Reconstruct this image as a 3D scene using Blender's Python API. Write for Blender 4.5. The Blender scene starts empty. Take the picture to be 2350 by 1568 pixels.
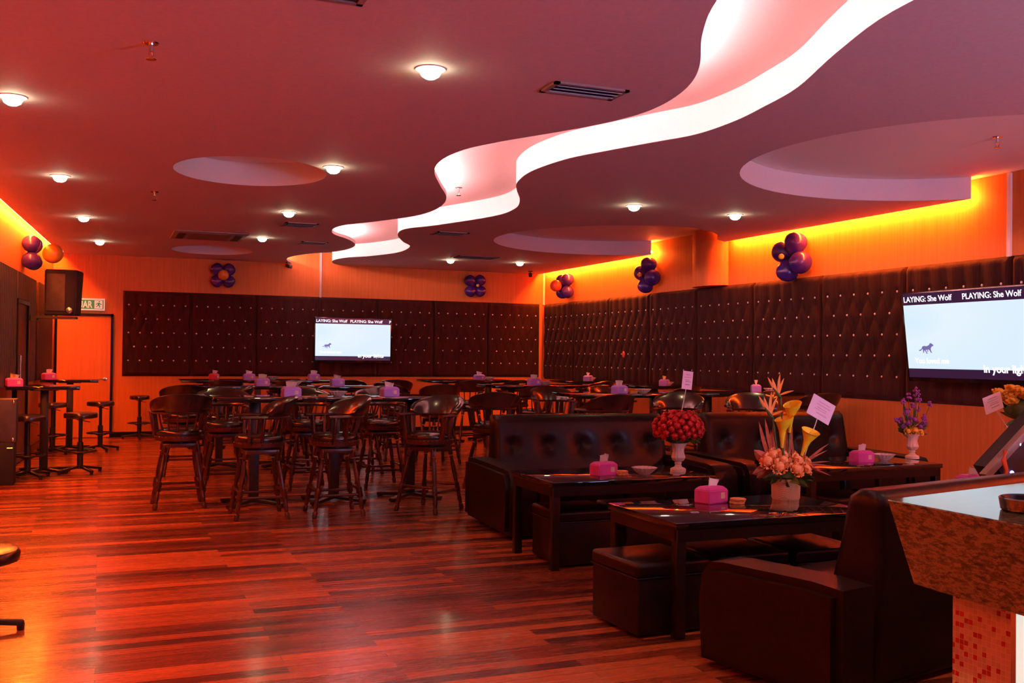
import bpy, bmesh, math, random
from mathutils import Vector, Matrix, geometry
random.seed(7)
PI = math.pi
SC = bpy.context.scene
COL = SC.collection
R = math.radians

# ------------------------------------------------------------------ materials
def mat(name, col, rough=.5, metal=0., spec=.5, coat=0., coat_r=.05, trans=0., emit=None, es=0., sheen=0., ior=1.45):
    m = bpy.data.materials.new(name); m.use_nodes = True
    b = m.node_tree.nodes['Principled BSDF']
    b.inputs['Base Color'].default_value = (*col, 1)
    b.inputs['Roughness'].default_value = rough
    b.inputs['Metallic'].default_value = metal
    b.inputs['Specular IOR Level'].default_value = spec
    b.inputs['Coat Weight'].default_value = coat
    b.inputs['Coat Roughness'].default_value = coat_r
    b.inputs['Transmission Weight'].default_value = trans
    b.inputs['IOR'].default_value = ior
    b.inputs['Sheen Weight'].default_value = sheen
    if emit:
        b.inputs['Emission Color'].default_value = (*emit, 1)
        b.inputs['Emission Strength'].default_value = es
    return m

def nt(m): return m.node_tree.nodes, m.node_tree.links, m.node_tree.nodes['Principled BSDF']

def coords(m, scale=(1, 1, 1), kind='Object'):
    n, l, b = nt(m)
    tc = n.new('ShaderNodeTexCoord'); mp = n.new('ShaderNodeMapping')
    mp.inputs['Scale'].default_value = scale
    l.new(tc.outputs[kind], mp.inputs['Vector'])
    return mp.outputs['Vector']

def ramp(m, fac, stops):
    n, l, b = nt(m)
    r = n.new('ShaderNodeValToRGB')
    els = r.color_ramp.elements
    while len(els) < len(stops): els.new(.5)
    for e, (p, c) in zip(els, stops): e.position = p; e.color = (*c, 1)
    l.new(fac, r.inputs['Fac']); return r

def noise(m, vec, scale, detail=3., rough=.5):
    n, l, b = nt(m)
    t = n.new('ShaderNodeTexNoise'); t.inputs['Scale'].default_value = scale
    t.inputs['Detail'].default_value = detail; t.inputs['Roughness'].default_value = rough
    l.new(vec, t.inputs['Vector']); return t

def bump(m, h, strength=.2, dist=.01):
    n, l, b = nt(m)
    bp = n.new('ShaderNodeBump'); bp.inputs['Strength'].default_value = strength; bp.inputs['Distance'].default_value = dist
    l.new(h, bp.inputs['Height']); l.new(bp.outputs['Normal'], b.inputs['Normal'])

def noisy(name, c1, c2, scale, rough=.5, bs=.15, bd=.004, stretch=(1, 1, 1), **k):
    m = mat(name, c1, rough, **k); n, l, b = nt(m)
    v = coords(m, stretch); t = noise(m, v, scale)
    r = ramp(m, t.outputs['Fac'], [(.35, c1), (.65, c2)])
    l.new(r.outputs['Color'], b.inputs['Base Color'])
    if bs: bump(m, t.outputs['Fac'], bs, bd)
    return m

M = {}
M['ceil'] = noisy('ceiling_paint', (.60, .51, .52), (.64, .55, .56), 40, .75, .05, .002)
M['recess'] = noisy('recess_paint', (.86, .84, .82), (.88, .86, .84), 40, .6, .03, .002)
M['leather'] = noisy('black_leather', (.0045, .0032, .003), (.007, .0048, .004), 60, .42, .25, .002, spec=.10, coat=.12, coat_r=.25)
M['vinyl'] = noisy('chair_vinyl', (.014, .009, .008), (.022, .012, .010), 40, .25, .15, .002, spec=.6, coat=.4, coat_r=.15)
M['tablegloss'] = noisy('black_gloss_lacquer', (.006, .005, .005), (.009, .007, .007), 8, .05, 0, coat=.6, coat_r=.03)
M['blackwood'] = noisy('black_stained_wood', (.005, .004, .004), (.009, .006, .005), 20, .35, .05, .001, spec=.25)
M['darkwood'] = noisy('dark_turned_wood', (.035, .010, .007), (.06, .017, .010), 18, .28, .05, .001, stretch=(4, 4, .6))
M['blackmetal'] = noisy('black_metal', (.012, .011, .011), (.018, .016, .016), 30, .35, .03, .001)
M['chrome'] = noisy('chrome', (.7, .68, .66), (.75, .73, .71), 30, .15, 0, metal=1.)
M['brass'] = mat('nail_brass', (.35, .16, .07), .35, metal=1.)
M['purple'] = noisy('purple_cardboard', (.34, .20, .74), (.40, .25, .82), 9, .45, 0)
M['pinkbox'] = noisy('magenta_cardboard', (.62, .07, .42), (.72, .10, .52), 9, .45, 0)
M['redbox'] = noisy('red_cardboard', (.60, .04, .08), (.7, .06, .10), 9, .45, 0)
M['tissue'] = noisy('tissue_paper', (.93, .90, .87), (.97, .95, .93), 30, .9, .1, .003)
M['sticker'] = mat('box_sticker', (.75, .62, .55), .6)
M['glass'] = noisy('cut_glass', (.95, .78, .72), (1, .9, .85), 60, .08, .8, .006, trans=.4, ior=1.5)
M['coaster'] = noisy('cork_coaster', (.62, .26, .10), (.72, .34, .14), 60, .7, .2, .002)
M['urn'] = noisy('stone_urn', (.62, .48, .36), (.72, .58, .45), 30, .55, .3, .004)
M['bluebal'] = noisy('blue_balloon', (.035, .015, .20), (.05, .02, .26), 3, .25, 0, spec=.6)
M['orangebal'] = noisy('orange_balloon', (.85, .30, .03), (.9, .36, .05), 3, .3, 0)
M['yellowbal'] = noisy('yellow_balloon', (.9, .62, .04), (.95, .7, .06), 3, .3, 0)
M['redbal'] = noisy('red_balloon', (.85, .10, .03), (.9, .14, .04), 3, .3, 0)
M['redpetal'] = noisy('red_petal', (.34, .004, .004), (.50, .012, .008), 30, .5, .2, .003)
M['peach'] = noisy('peach_petal', (1, .38, .13), (1, .50, .22), 30, .55, .1, .002)
M['callas'] = noisy('yellow_petal', (.95, .62, .01), (1, .72, .02), 20, .45, .05, .002)
M['orangepetal'] = noisy('orange_petal', (.9, .22, .015), (.95, .32, .03), 20, .5, .05, .002)
M['purplepetal'] = noisy('purple_petal', (.20, .04, .26), (.32, .07, .36), 40, .6, .1, .002)
M['yellowpetal'] = noisy('golden_petal', (.85, .42, .03), (.95, .55, .06), 30, .6, .1, .002)
M['leaf'] = noisy('green_leaf', (.03, .07, .015), (.06, .11, .02), 30, .5, .1, .002)
M['rustleaf'] = noisy('rust_leaf', (.38, .07, .02), (.50, .12, .03), 30, .5, .1, .002)
M['card'] = noisy('pink_card', (.86, .56, .66), (.92, .64, .72), 6, .6, 0)
M['ink'] = mat('card_ink', (.22, .06, .12), .6)
M['stick'] = mat('card_stick', (.85, .75, .7), .5)
M['white'] = noisy('white_plastic', (.8, .78, .76), (.85, .83, .81), 10, .35, 0)
M['basket'] = None
M['led_o'] = mat('cove_tube_orange', (1, .5, .2), .5, emit=(1, .14, .012), es=540)
M['led_p'] = mat('cove_tube_pink', (1, .8, .8), .5, emit=(1, .36, .36), es=200)
M['lamp'] = mat('downlight_glow', (1, 1, 1), .5, emit=(1, .90, .58), es=40)
M['ring'] = mat('downlight_ring', (.8, .76, .7), .4)
M['alu'] = noisy('vent_metal', (.30, .24, .24), (.36, .29, .28), 20, .45, 0, metal=.2)
M['slot'] = mat('vent_slot', (.05, .035, .035), .6)
M['speaker'] = noisy('speaker_cloth', (.006, .006, .006), (.012, .011, .011), 200, .7, .3, .001)
M['grey'] = noisy('grey_cabinet', (.035, .035, .042), (.05, .05, .058), 12, .6, .05, .001)

# wall veneer
m = mat('wood_veneer', (.6, .35, .17), .55, spec=.3); n, l, b = nt(m)
v = coords(m, (9, 9, .35)); t = noise(m, v, 3.2, 4, .6)
r = ramp(m, t.outputs['Fac'], [(.3, (.64, .21, .045)), (.7, (.76, .27, .065))])
l.new(r.outputs['Color'], b.inputs['Base Color']); bump(m, t.outputs['Fac'], .05, .002)
M['veneer'] = m
# laminate floor: long narrow boards along X
m = mat('laminate_floor', (.3, .1, .04), .24, spec=.5, coat=.25, coat_r=.14); n, l, b = nt(m)
v = coords(m)
br = n.new('ShaderNodeTexBrick'); br.offset = .37; br.offset_frequency = 2; br.squash = 1
br.inputs['Scale'].default_value = 1; br.inputs['Brick Width'].default_value = 1.3
br.inputs['Row Height'].default_value = .092; br.inputs['Mortar Size'].default_value = .0012
br.inputs['Color1'].default_value = (0, 0, 0, 1); br.inputs['Color2'].default_value = (1, 1, 1, 1)
br.inputs['Mortar'].default_value = (.1, .1, .1, 1); br.inputs['Bias'].default_value = 0
l.new(v, br.inputs['Vector'])
v2 = coords(m, (.8, 16, 1)); t2 = noise(m, v2, 2.2, 5, .65)
mx = n.new('ShaderNodeMix'); mx.data_type = 'RGBA'; mx.inputs['Factor'].default_value = .42
l.new(br.outputs['Color'], mx.inputs['A']); l.new(t2.outputs['Color'], mx.inputs['B'])
bw = n.new('ShaderNodeRGBToBW'); l.new(mx.outputs['Result'], bw.inputs['Color'])
r = ramp(m, bw.outputs['Val'], [(.25, (.085, .014, .007)), (.5, (.27, .052, .018)), (.78, (.56, .135, .04))])
l.new(r.outputs['Color'], b.inputs['Base Color'])
rr = n.new('ShaderNodeMapRange'); rr.inputs['To Min'].default_value = .2; rr.inputs['To Max'].default_value = .34
l.new(t2.outputs['Fac'], rr.inputs['Value']); l.new(rr.outputs['Result'], b.inputs['Roughness'])
M['floor'] = m
# tufted velvet
m = mat('brown_velvet', (.045, .016, .012), .75, sheen=.06, spec=.15); n, l, b = nt(m)
v = coords(m, (22, 22, 1.6)); t = noise(m, v, 2.5, 4, .6)
r = ramp(m, t.outputs['Fac'], [(.35, (.016, .005, .004)), (.7, (.034, .010, .008))])
l.new(r.outputs['Color'], b.inputs['Base Color']); bump(m, t.outputs['Fac'], .35, .01)
M['velvet'] = m
M['velvetside'] = noisy('brown_velvet_edge', (.04, .014, .01), (.06, .02, .015), 30, .8, .1, .002)
M['crystal'] = mat('crystal_button', (1, .93, .9), .18, metal=.25)
M['groove'] = None
m = mat('grooved_cladding', (.06, .045, .035), .6); n, l, b = nt(m)
v = coords(m, (1, 1, 1)); w = n.new('ShaderNodeTexWave'); w.bands_direction = 'Y'
w.inputs['Scale'].default_value = 2.4; w.inputs['Distortion'].default_value = 1.5; w.inputs['Detail'].default_value = 2
l.new(v, w.inputs['Vector']); bump(m, w.outputs['Fac'], .8, .03)
r = ramp(m, w.outputs['Fac'], [(.2, (.035, .025, .02)), (.8, (.10, .075, .06))])
l.new(r.outputs['Color'], b.inputs['Base Color']); M['groove'] = m
# granite
m = mat('brown_granite', (.1, .06, .04), .12, spec=.6, coat=.6, coat_r=.04); n, l, b = nt(m)
v = coords(m, (1, .55, 1.6)); t = noise(m, v, 44, 6, .75)
r = ramp(m, t.outputs['Fac'], [(.34, (.014, .012, .007)), (.48, (.075, .055, .028)), (.56, (.20, .15, .075)), (.7, (.04, .03, .018))])
l.new(r.outputs['Color'], b.inputs['Base Color']); M['granite'] = m
# mosaic
m = mat('mosaic_tiles', (.6, .3, .2), .25); n, l, b = nt(m)
v = coords(m)
sp = n.new('ShaderNodeSeparateXYZ'); l.new(v, sp.inputs[0])
ad = n.new('ShaderNodeMath'); ad.operation = 'ADD'; l.new(sp.outputs['X'], ad.inputs[0]); l.new(sp.outputs['Y'], ad.inputs[1])
def mth(op, a, bb=None):
    q = n.new('ShaderNodeMath'); q.operation = op
    if hasattr(a, 'default_value') or True:
        l.new(a, q.inputs[0]) if not isinstance(a, (int, float)) else setattr(q.inputs[0], 'default_value', a)
    if bb is not None:
        l.new(bb, q.inputs[1]) if not isinstance(bb, (int, float)) else setattr(q.inputs[1], 'default_value', bb)
    return q.outputs[0]
us = mth('DIVIDE', ad.outputs[0], .0195); vs = mth('DIVIDE', sp.outputs['Z'], .0195)
fu, fv = mth('FLOOR', us), mth('FLOOR', vs)
cb = n.new('ShaderNodeCombineXYZ'); l.new(fu, cb.inputs[0]); l.new(fv, cb.inputs[1])
wn = n.new('ShaderNodeTexWhiteNoise'); wn.noise_dimensions = '2D'; l.new(cb.outputs[0], wn.inputs['Vector'])
r = ramp(m, wn.outputs['Value'], [(0, (.50, .03, .02)), (.15, (.50, .03, .02)), (.155, (.72, .58, .34)), (.6, (.80, .68, .42)), (.61, (.64, .50, .30))])
r.color_ramp.interpolation = 'CONSTANT'
gu = mth('LESS_THAN', mth('FRACT', us), .1); gv = mth('LESS_THAN', mth('FRACT', vs), .1); g = mth('MAXIMUM', gu, gv)
mx = n.new('ShaderNodeMix'); mx.data_type = 'RGBA'; l.new(g, mx.inputs['Factor']); l.new(r.outputs['Color'], mx.inputs['A'])
mx.inputs['B'].default_value = (.85, .70, .52, 1); l.new(mx.outputs['Result'], b.inputs['Base Color']); M['mosaic'] = m
# woven basket
m = mat('woven_basket', (.7, .5, .3), .7); n, l, b = nt(m)
v = coords(m); ck = n.new('ShaderNodeTexChecker'); ck.inputs['Scale'].default_value = 160
ck.inputs['Color1'].default_value = (.78, .58, .38, 1); ck.inputs['Color2'].default_value = (.55, .38, .22, 1)
l.new(v, ck.inputs['Vector']); l.new(ck.outputs['Color'], b.inputs['Base Color']); bump(m, ck.outputs['Fac'], .5, .004)
M['basket'] = m

# ------------------------------------------------------------------ mesh helpers
def finish(name, bm, material, parent=None, smooth=35, loc=None, merge=False):
    if merge: bmesh.ops.remove_doubles(bm, verts=bm.verts, dist=1e-5)
    bm.normal_update()
    if smooth:
        lim = R(smooth)
        for f in bm.faces: f.smooth = True
        for e in bm.edges:
            if len(e.link_faces) != 2 or e.calc_face_angle(4) > lim: e.smooth = False
    me = bpy.data.meshes.new(name); bm.to_mesh(me); bm.free()
    ms = material if isinstance(material, (list, tuple)) else [material]
    for x in ms: me.materials.append(x)
    o = bpy.data.objects.new(name, me); COL.objects.link(o)
    if parent: o.parent = parent
    if loc: o.location = loc
    return o

def box(bm, c, s, bev=0, seg=2, rot=None, mi=0):
    mtx = Matrix.Translation(c) @ (rot.to_4x4() if rot else Matrix()) @ Matrix.Diagonal((*s, 1))
    r_ = bmesh.ops.create_cube(bm, size=1, matrix=mtx)
    vs_ = r_['verts']
    fs = {f for v_ in vs_ for f in v_.link_faces}
    for f in fs: f.material_index = mi
    if bev:
        es_ = list({e for v_ in vs_ for e in v_.link_edges})
        bmesh.ops.bevel(bm, geom=es_, offset=bev, segments=seg, profile=.5, affect='EDGES')

def box2(bm, a, b_, **k):
    box(bm, [(a[i] + b_[i]) / 2 for i in range(3)], [abs(b_[i] - a[i]) for i in range(3)], **k)

def BX(name, a, b_, m_, parent=None, bev=0, seg=2, smooth=35):
    bm = bmesh.new(); box2(bm, a, b_, bev=bev, seg=seg); return finish(name, bm, m_, parent, smooth)

def lathe(bm, prof, seg=20, mtx=None, flute=None, cap=True):
    mtx = mtx or Matrix(); rings = []
    for (r_, z) in prof:
        ring = []
        for k in range(seg):
            a = 2 * PI * k / seg
            q = r_ * (flute(a, z) if flute else 1)
            ring.append(bm.verts.new(mtx @ Vector((q * math.cos(a), q * math.sin(a), z))))
        rings.append(ring)
    for i in range(len(rings) - 1):
        for k in range(seg):
            bm.faces.new((rings[i][k], rings[i][(k + 1) % seg], rings[i + 1][(k + 1) % seg], rings[i + 1][k]))
    if cap:
        bm.faces.new(rings[0][::-1]); bm.faces.new(rings[-1])

def align(p0, p1):
    d = Vector(p1) - Vector(p0)
    return Matrix.Translation(p0) @ d.to_track_quat('Z', 'Y').to_matrix().to_4x4(), d.length

def tube(bm, pts, rad, seg=8, closed=False, sx=1., sy=1.):
    pts = [Vector(p) for p in pts]; N = len(pts); rings = []
    for i, p in enumerate(pts):
        if closed: t_ = pts[(i + 1) % N] - pts[i - 1]
        else: t_ = pts[min(i + 1, N - 1)] - pts[max(i - 1, 0)]
        t_.normalize()
        upv = Vector((0, 0, 1)) if abs(t_.z) < .95 else Vector((0, 1, 0))
        a = t_.cross(upv).normalized(); b_ = a.cross(t_).normalized()
        rr_ = rad[i] if isinstance(rad, (list, tuple)) else rad
        rings.append([bm.verts.new(p + a * rr_ * sx * math.cos(2 * PI * k / seg) + b_ * rr_ * sy * math.sin(2 * PI * k / seg)) for k in range(seg)])
    last = N if closed else N - 1
    for i in range(last):
        A, B = rings[i], rings[(i + 1) % N]
        for k in range(seg): bm.faces.new((A[k], A[(k + 1) % seg], B[(k + 1) % seg], B[k]))
    if not closed: bm.faces.new(rings[0][::-1]); bm.faces.new(rings[-1])

def sphere(bm, c, r_, sub=2, s=(1, 1, 1), rot=None):
    mtx = Matrix.Translation(c) @ (rot.to_4x4() if rot else Matrix()) @ Matrix.Diagonal((r_ * s[0], r_ * s[1], r_ * s[2], 1))
    bmesh.ops.create_icosphere(bm, subdivisions=sub, radius=1, matrix=mtx)

def thing(name, label, cat, loc=(0, 0, 0), rz=0, group=None):
    o = bpy.data.objects.new(name, None); COL.objects.link(o)
    o.empty_display_size = .1; o.location = loc; o.rotation_euler = (0, 0, rz)
    return tag(o, label, cat, group)

def tag(o, label, cat, group=None):
    o['label'] = label; o['category'] = cat
    if group: o['group'] = group
    return o

def struct(o): o['kind'] = 'structure'; return o

def dup(root, loc, rz=0, label=None, group=None, rx=None):
    r_ = root.copy(); COL.objects.link(r_); r_.location = loc; r_.rotation_euler = (0, 0, rz)
    if label: r_['label'] = label
    if group: r_['group'] = group
    for ch in list(root.children):
        c = ch.copy(); COL.objects.link(c); c.parent = r_
        for g_ in ch.children:
            d = g_.copy(); COL.objects.link(d); d.parent = c
    return r_

def text_mesh(name, s, size, m_, parent, mtx, align_x='LEFT', bold=.0):
    cu = bpy.data.curves.new(name, 'FONT'); cu.body = s; cu.size = size; cu.align_x = align_x
    cu.extrude = .0008; cu.offset = bold
    t_ = bpy.data.objects.new(name, cu); COL.objects.link(t_)
    dg = bpy.context.evaluated_depsgraph_get()
    me = bpy.data.meshes.new_from_object(t_.evaluated_get(dg))
    bpy.data.objects.remove(t_); bpy.data.curves.remove(cu)
    me.materials.clear(); me.materials.append(m_)
    o = bpy.data.objects.new(name, me); COL.objects.link(o); o.parent = parent; o.matrix_local = mtx
    return o

def catmull(P, n_=8):
    out = []
    for i in range(len(P) - 1):
        p0, p1, p2, p3 = P[max(i - 1, 0)], P[i], P[i + 1], P[min(i + 2, len(P) - 1)]
        for k in range(n_):
            t_ = k / n_
            out.append(tuple(.5 * ((2 * p1[j]) + (-p0[j] + p2[j]) * t_ + (2 * p0[j] - 5 * p1[j] + 4 * p2[j] - p3[j]) * t_ ** 2 + (-p0[j] + 3 * p1[j] - 3 * p2[j] + p3[j]) * t_ ** 3) for j in range(2)))
    out.append(tuple(P[-1])); return out

def offset(curve, d):
    out = []
    for i, p in enumerate(curve):
        a = curve[max(i - 1, 0)]; b_ = curve[min(i + 1, len(curve) - 1)]
        t_ = Vector((b_[0] - a[0], b_[1] - a[1])).normalized()
        out.append((p[0] - t_.y * d, p[1] + t_.x * d))
    return out

def prism(bm, outer, z0, z1, holes=(), skip_wall=None, mi_side=0):
    loops = [[Vector((x, y, 0)) for x, y in lp] for lp in [outer, *holes]]
    tris = geometry.tessellate_polygon(loops)
    flat = [p for lp in loops for p in lp]
    lo = [bm.verts.new((p.x, p.y, z0)) for p in flat]; hi = [bm.verts.new((p.x, p.y, z1)) for p in flat]
    for t_ in tris:
        try:
            bm.faces.new([lo[i] for i in t_]); bm.faces.new([hi[i] for i in t_][::-1])
        except ValueError: pass
    k = 0
    for lp in loops:
        N = len(lp)
        for i in range(N):
            a, b_ = k + i, k + (i + 1) % N
            f = bm.faces.new((lo[a], lo[b_], hi[b_], hi[a])); f.material_index = mi_side
        k += N
    bmesh.ops.recalc_face_normals(bm, faces=bm.faces)

def poly(bm, pts, mtx, th):
    """flat outline extruded by th along local z"""
    lo = [bm.verts.new(mtx @ Vector((x, y, 0))) for x, y in pts]; hi = [bm.verts.new(mtx @ Vector((x, y, th))) for x, y in pts]
    tr = geometry.tessellate_polygon([[Vector((x, y, 0)) for x, y in pts]])
    for t_ in tr:
        bm.faces.new([lo[i] for i in t_]); bm.faces.new([hi[i] for i in t_][::-1])
    for i in range(len(pts)):
        j = (i + 1) % len(pts); bm.faces.new((lo[i], lo[j], hi[j], hi[i]))
    bmesh.ops.recalc_face_normals(bm, faces=bm.faces)

# ------------------------------------------------------------------ room shell
YB, XR = 18.12, 8.12
ZL, ZU = 3.06, 3.28
def wlx(y): return -.74 - .062 * (18.12 - y)
YF = -3.0
struct(BX('floor', (-3, YF, -.1), (9, 19, 0), M['floor'], smooth=0))
struct(BX('wall_back', (-1.5, YB, 0), (8.5, YB + .15, 3.4), M['veneer'], smooth=0))
struct(BX('wall_right', (XR, YF, 0), (XR + .15, YB + .1, 3.4), M['veneer'], smooth=0))
bm = bmesh.new(); prism(bm, [(wlx(YF), YF), (wlx(YB), YB), (wlx(YB) - .15, YB), (wlx(YF) - .15, YF)], 0, 3.4)
struct(finish('wall_left', bm, M['veneer'], smooth=0))
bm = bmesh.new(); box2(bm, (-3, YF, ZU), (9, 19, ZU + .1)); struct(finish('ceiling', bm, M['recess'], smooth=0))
# skirting
struct(BX('baseboard_back', (wlx(YB) + .85, YB - .015, 0), (8.1, YB, .09), M['blackwood'], smooth=0))
struct(BX('baseboard_right', (XR - .015, YF, 0), (XR, YB - .02, .09), M['blackwood'], smooth=0))
bm = bmesh.new(); prism(bm, [(wlx(YF), YF), (wlx(YB - .02), YB - .02), (wlx(YB) + .015, YB - .02), (wlx(YF) + .015, YF)], 0, .09)
struct(finish('baseboard_left', bm, M['blackwood'], smooth=0))

LP = [(2.4, YF), (2.3, -2), (2.5, -1), (3.0, 0), (3.1, .8), (2.8, 1.7), (2.42, 2.5), (2.38, 3.2), (2.54, 3.8), (2.753, 4.25), (3.03, 4.7), (3.19, 5.05), (3.275, 5.4), (3.29, 5.75), (3.21, 6.09), (3.05, 6.46),
      (2.767, 7.0), (2.61, 7.43), (2.59, 7.92), (2.70, 8.42), (2.96, 9.05), (3.27, 9.78), (3.41, 10.5), (3.36, 11.2), (3.03, 11.97), (2.81, 12.41), (2.76, 12.83), (2.88, 13.38),
      (3.22, 13.95), (3.46, 14.56), (3.51, 15.15), (3.40, 15.7), (3.08, 16.3), (2.92, 16.95), (2.96, 17.5), (3.15, YB)]
RP = [(3.3, YF), (3.2, -2), (3.3, -1), (3.6, 0), (3.85, .7), (3.8, 1.5), (3.48, 2.3), (3.34, 3.0), (3.36, 3.6), (3.548, 4.2), (3.80, 4.84), (3.90, 5.3), (3.96, 5.7), (3.95, 6.15), (3.82, 6.5), (3.65, 6.93), (3.497, 7.39),
      (3.455, 8.0), (3.55, 8.55), (3.71, 8.96), (4.0, 9.57), (4.18, 10.15), (4.18, 10.8), (3.835, 11.88), (3.60, 12.4), (3.67, 13.02), (3.98, 13.84), (4.25, 14.4), (4.33, 15.3),
      (4.09, 16.1), (3.78, 16.6), (3.70, 17.2), (3.83, 17.75), (4.05, YB)]
LC, RC = catmull(LP, 5), catmull(RP, 5)
def circ(cx, cy, rx, ry=None, n_=48, a0=0, a1=2 * PI):
    ry = ry or rx
    return [(cx + rx * math.cos(a0 + (a1 - a0) * k / n_), cy + ry * math.sin(a0 + (a1 - a0) * k / n_)) for k in range(n_ + (0 if a1 - a0 > 6.2 else 1))]
GL = .13   # cove gap at the side walls
holesL = [circ(1.22, 9.15, .66, .74), circ(1.62, 16.45, .62, .72)]
left_edge = [(wlx(YB) + GL - .02, YB), (wlx(YF) + GL - .02, YF)]
# left lower ceiling: thin lip sheet that overhangs the light trough + thick body set back
bm = bmesh.new()
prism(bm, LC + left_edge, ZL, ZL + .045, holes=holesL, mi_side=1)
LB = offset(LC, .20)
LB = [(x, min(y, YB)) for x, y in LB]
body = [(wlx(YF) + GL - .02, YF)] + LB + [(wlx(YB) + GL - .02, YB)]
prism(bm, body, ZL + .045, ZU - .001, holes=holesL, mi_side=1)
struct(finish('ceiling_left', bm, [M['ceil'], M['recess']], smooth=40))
# right lower ceiling with the two big round recesses that run into the wall cove
XS = 7.985
c1 = (6.62, 6.25, 1.83); c2 = (6.75, 12.42, 1.80)
def cut(c, ya=None):
    a = math.acos((XS - c[0]) / c[2])
    return circ(c[0], c[1], c[2], n_=56, a0=a, a1=2 * PI - a)
k2 = cut(c2)
k2 = [p for p in k2 if not (p[0] > 6.9 and p[1] < 12)] + [(7.25, 10.9), (7.55, 11.2), (7.75, 11.55), (XS, 11.72)]
k1 = cut(c1)
bm = bmesh.new()
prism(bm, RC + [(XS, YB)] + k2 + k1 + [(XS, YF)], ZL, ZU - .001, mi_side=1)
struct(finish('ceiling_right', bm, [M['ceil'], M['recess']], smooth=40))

# light tubes
def led(name, pts, m_, label, s=.016):
    bm = bmesh.new(); tube(bm, pts, s, 6); tag(finish(name, bm, m_, smooth=60), label, 'LED tube')
led('cove_light_tube', [(x, y, ZL + .085) for x, y in offset(LC, .135)][::2], M['led_p'], 'glowing pink white light tube along the winding ceiling trough', .014)
led('cove_light_tube', [(XS + .03, y, ZL + .05) for y in (YF, 0, 3, 5.0)], M['led_o'], 'orange light tube above the right wall, beyond the right frame edge')
led('cove_light_tube', [(XS + .03, y, ZL + .05) for y in (7.53, 9, 11.68)], M['led_o'], 'orange light tube above the right wall, over the large violet balloon flower')
led('cove_light_tube', [(XS + .03, y, ZL + .05) for y in (13.75, 15, 16, 18.0)], M['led_o'], 'orange light tube above the right wall, far length by the corner')
led('cove_light_tube', [(wlx(y) + .075, y, ZL + .05) for y in (YF, 0, 4, 8, 12, 16, 18.0)], M['led_o'], 'orange light tube in the slot above the left wall')
# veneer clad half column above the right hand panels
bm = bmesh.new(); prism(bm, [(XR + .0, 12.62)] + [(XR - .22 * math.sin(a), 12.22 + .40 * math.cos(a)) for a in [PI * k / 16 for k in range(1, 16)]] + [(XR, 11.82)], 2.47, ZU)
struct(finish('trim_1', bm, M['veneer'], smooth=40))
# white cable trunking
struct(BX('trim_2', (3.655, YB - .03, 2.46), (3.69, YB, ZU - .01), M['white']))
struct(BX('trim_3', (XR - .035, YB - .035, 2.46), (XR, YB, ZU - .01), M['white']))
struct(BX('trim_4', (XR - .03, 7.10, 2.46), (XR, 7.14, ZU - .01), M['white']))

# door in back wall (left) and in left wall
d = thing('door_1', 'orange wood flush door in a thin black frame beside the left corner', 'door', (0, 0, 0)); struct(d)
del d['label']; del d['category']
BX('door_panel', (-.66, YB - .03, .01), (.16, YB, 2.03), M['veneer'], d)
bm = bmesh.new()
box2(bm, (-.70, YB - .05, 0), (-.66, YB, 2.07)); box2(bm, (.16, YB - .05, 0), (.20, YB, 2.07)); box2(bm, (-.70, YB - .05, 2.03), (.20, YB, 2.07))
finish('door_frame', bm, M['blackwood'], d)
h = finish('door_handle', (lambda b_: (lathe(b_, [(.0, 0), (.03, .0), (.03, .008), (.012, .01), (.012, .05)], 14, Matrix.Translation((.08, YB - .03, .98)) @ Matrix.Rotation(PI / 2, 4, 'X')), tube(b_, [(.08, YB - .08, .98), (-.04, YB - .085, .98)], .011, 8), b_)[-1])(bmesh.new()), M['chrome'], d)

# ------------------------------------------------------------------ tufted wall panels
def tuft_mesh(w, hgt):
    nx, nz = 54, 66; dx, dz = w / 6, .235; zb = .265; th = .05
    bm = bmesh.new(); g = []
    def hh(x, z):
        ex = min(x, w - x); ez = min(z, hgt - z)
        e = min(1, ex / .035) * min(1, ez / .05)
        e = math.sqrt(max(0, e))
        u = (x - dx / 2) / dx; q = (z - zb) / (2 * dz)
        a, b_ = abs(math.sin(PI * (u + q))), abs(math.sin(PI * (u - q)))
        if z < zb - .02 or z > zb + 4 * dz + .02:
            s = abs(math.sin(PI * u)) ; k = .75 + .25 * s
        else: k = .62 + .38 * (a * b_) ** .45
        return th * e * k + .008
    for j in range(nz + 1):
        row = []
        for i in range(nx + 1):
            x, z = w * i / nx, hgt * j / nz
            row.append(bm.verts.new((x, -hh(x, z), z)))
        g.append(row)
    for j in range(nz):
        for i in range(nx): bm.faces.new((g[j][i], g[j][i + 1], g[j + 1][i + 1], g[j + 1][i]))
    # back and rim
    back = [[bm.verts.new((x, 0, z)) for x in (0, w)] for z in (0, hgt)]
    for f in (([g[0][i] for i in range(nx + 1)] + [back[0][1], back[0][0]]), ([g[nz][i] for i in range(nx, -1, -1)] + [back[1][0], back[1][1]]),
              ([g[j][nx] for j in range(nz + 1)] + [back[1][1], back[0][1]]), ([g[j][0] for j in range(nz, -1, -1)] + [back[0][0], back[1][0]])):
        bm.faces.new(f)
    me_o = finish('tufted_cushion', bm, M['velvet'], smooth=60)
    spots = []
    for r_ in range(5):
        n_ = 6 if r_ % 2 == 0 else 5
        for i in range(n_):
            spots.append(((i + .5 + (0 if r_ % 2 == 0 else .5)) * dx, -(th * .62 + .010), zb + r_ * dz))
    return me_o, spots
bm = bmesh.new(); sphere(bm, (0, 0, 0), .014, 2, (1, .75, 1)); btn0 = finish('button', bm, M['crystal'], smooth=0)
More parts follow.
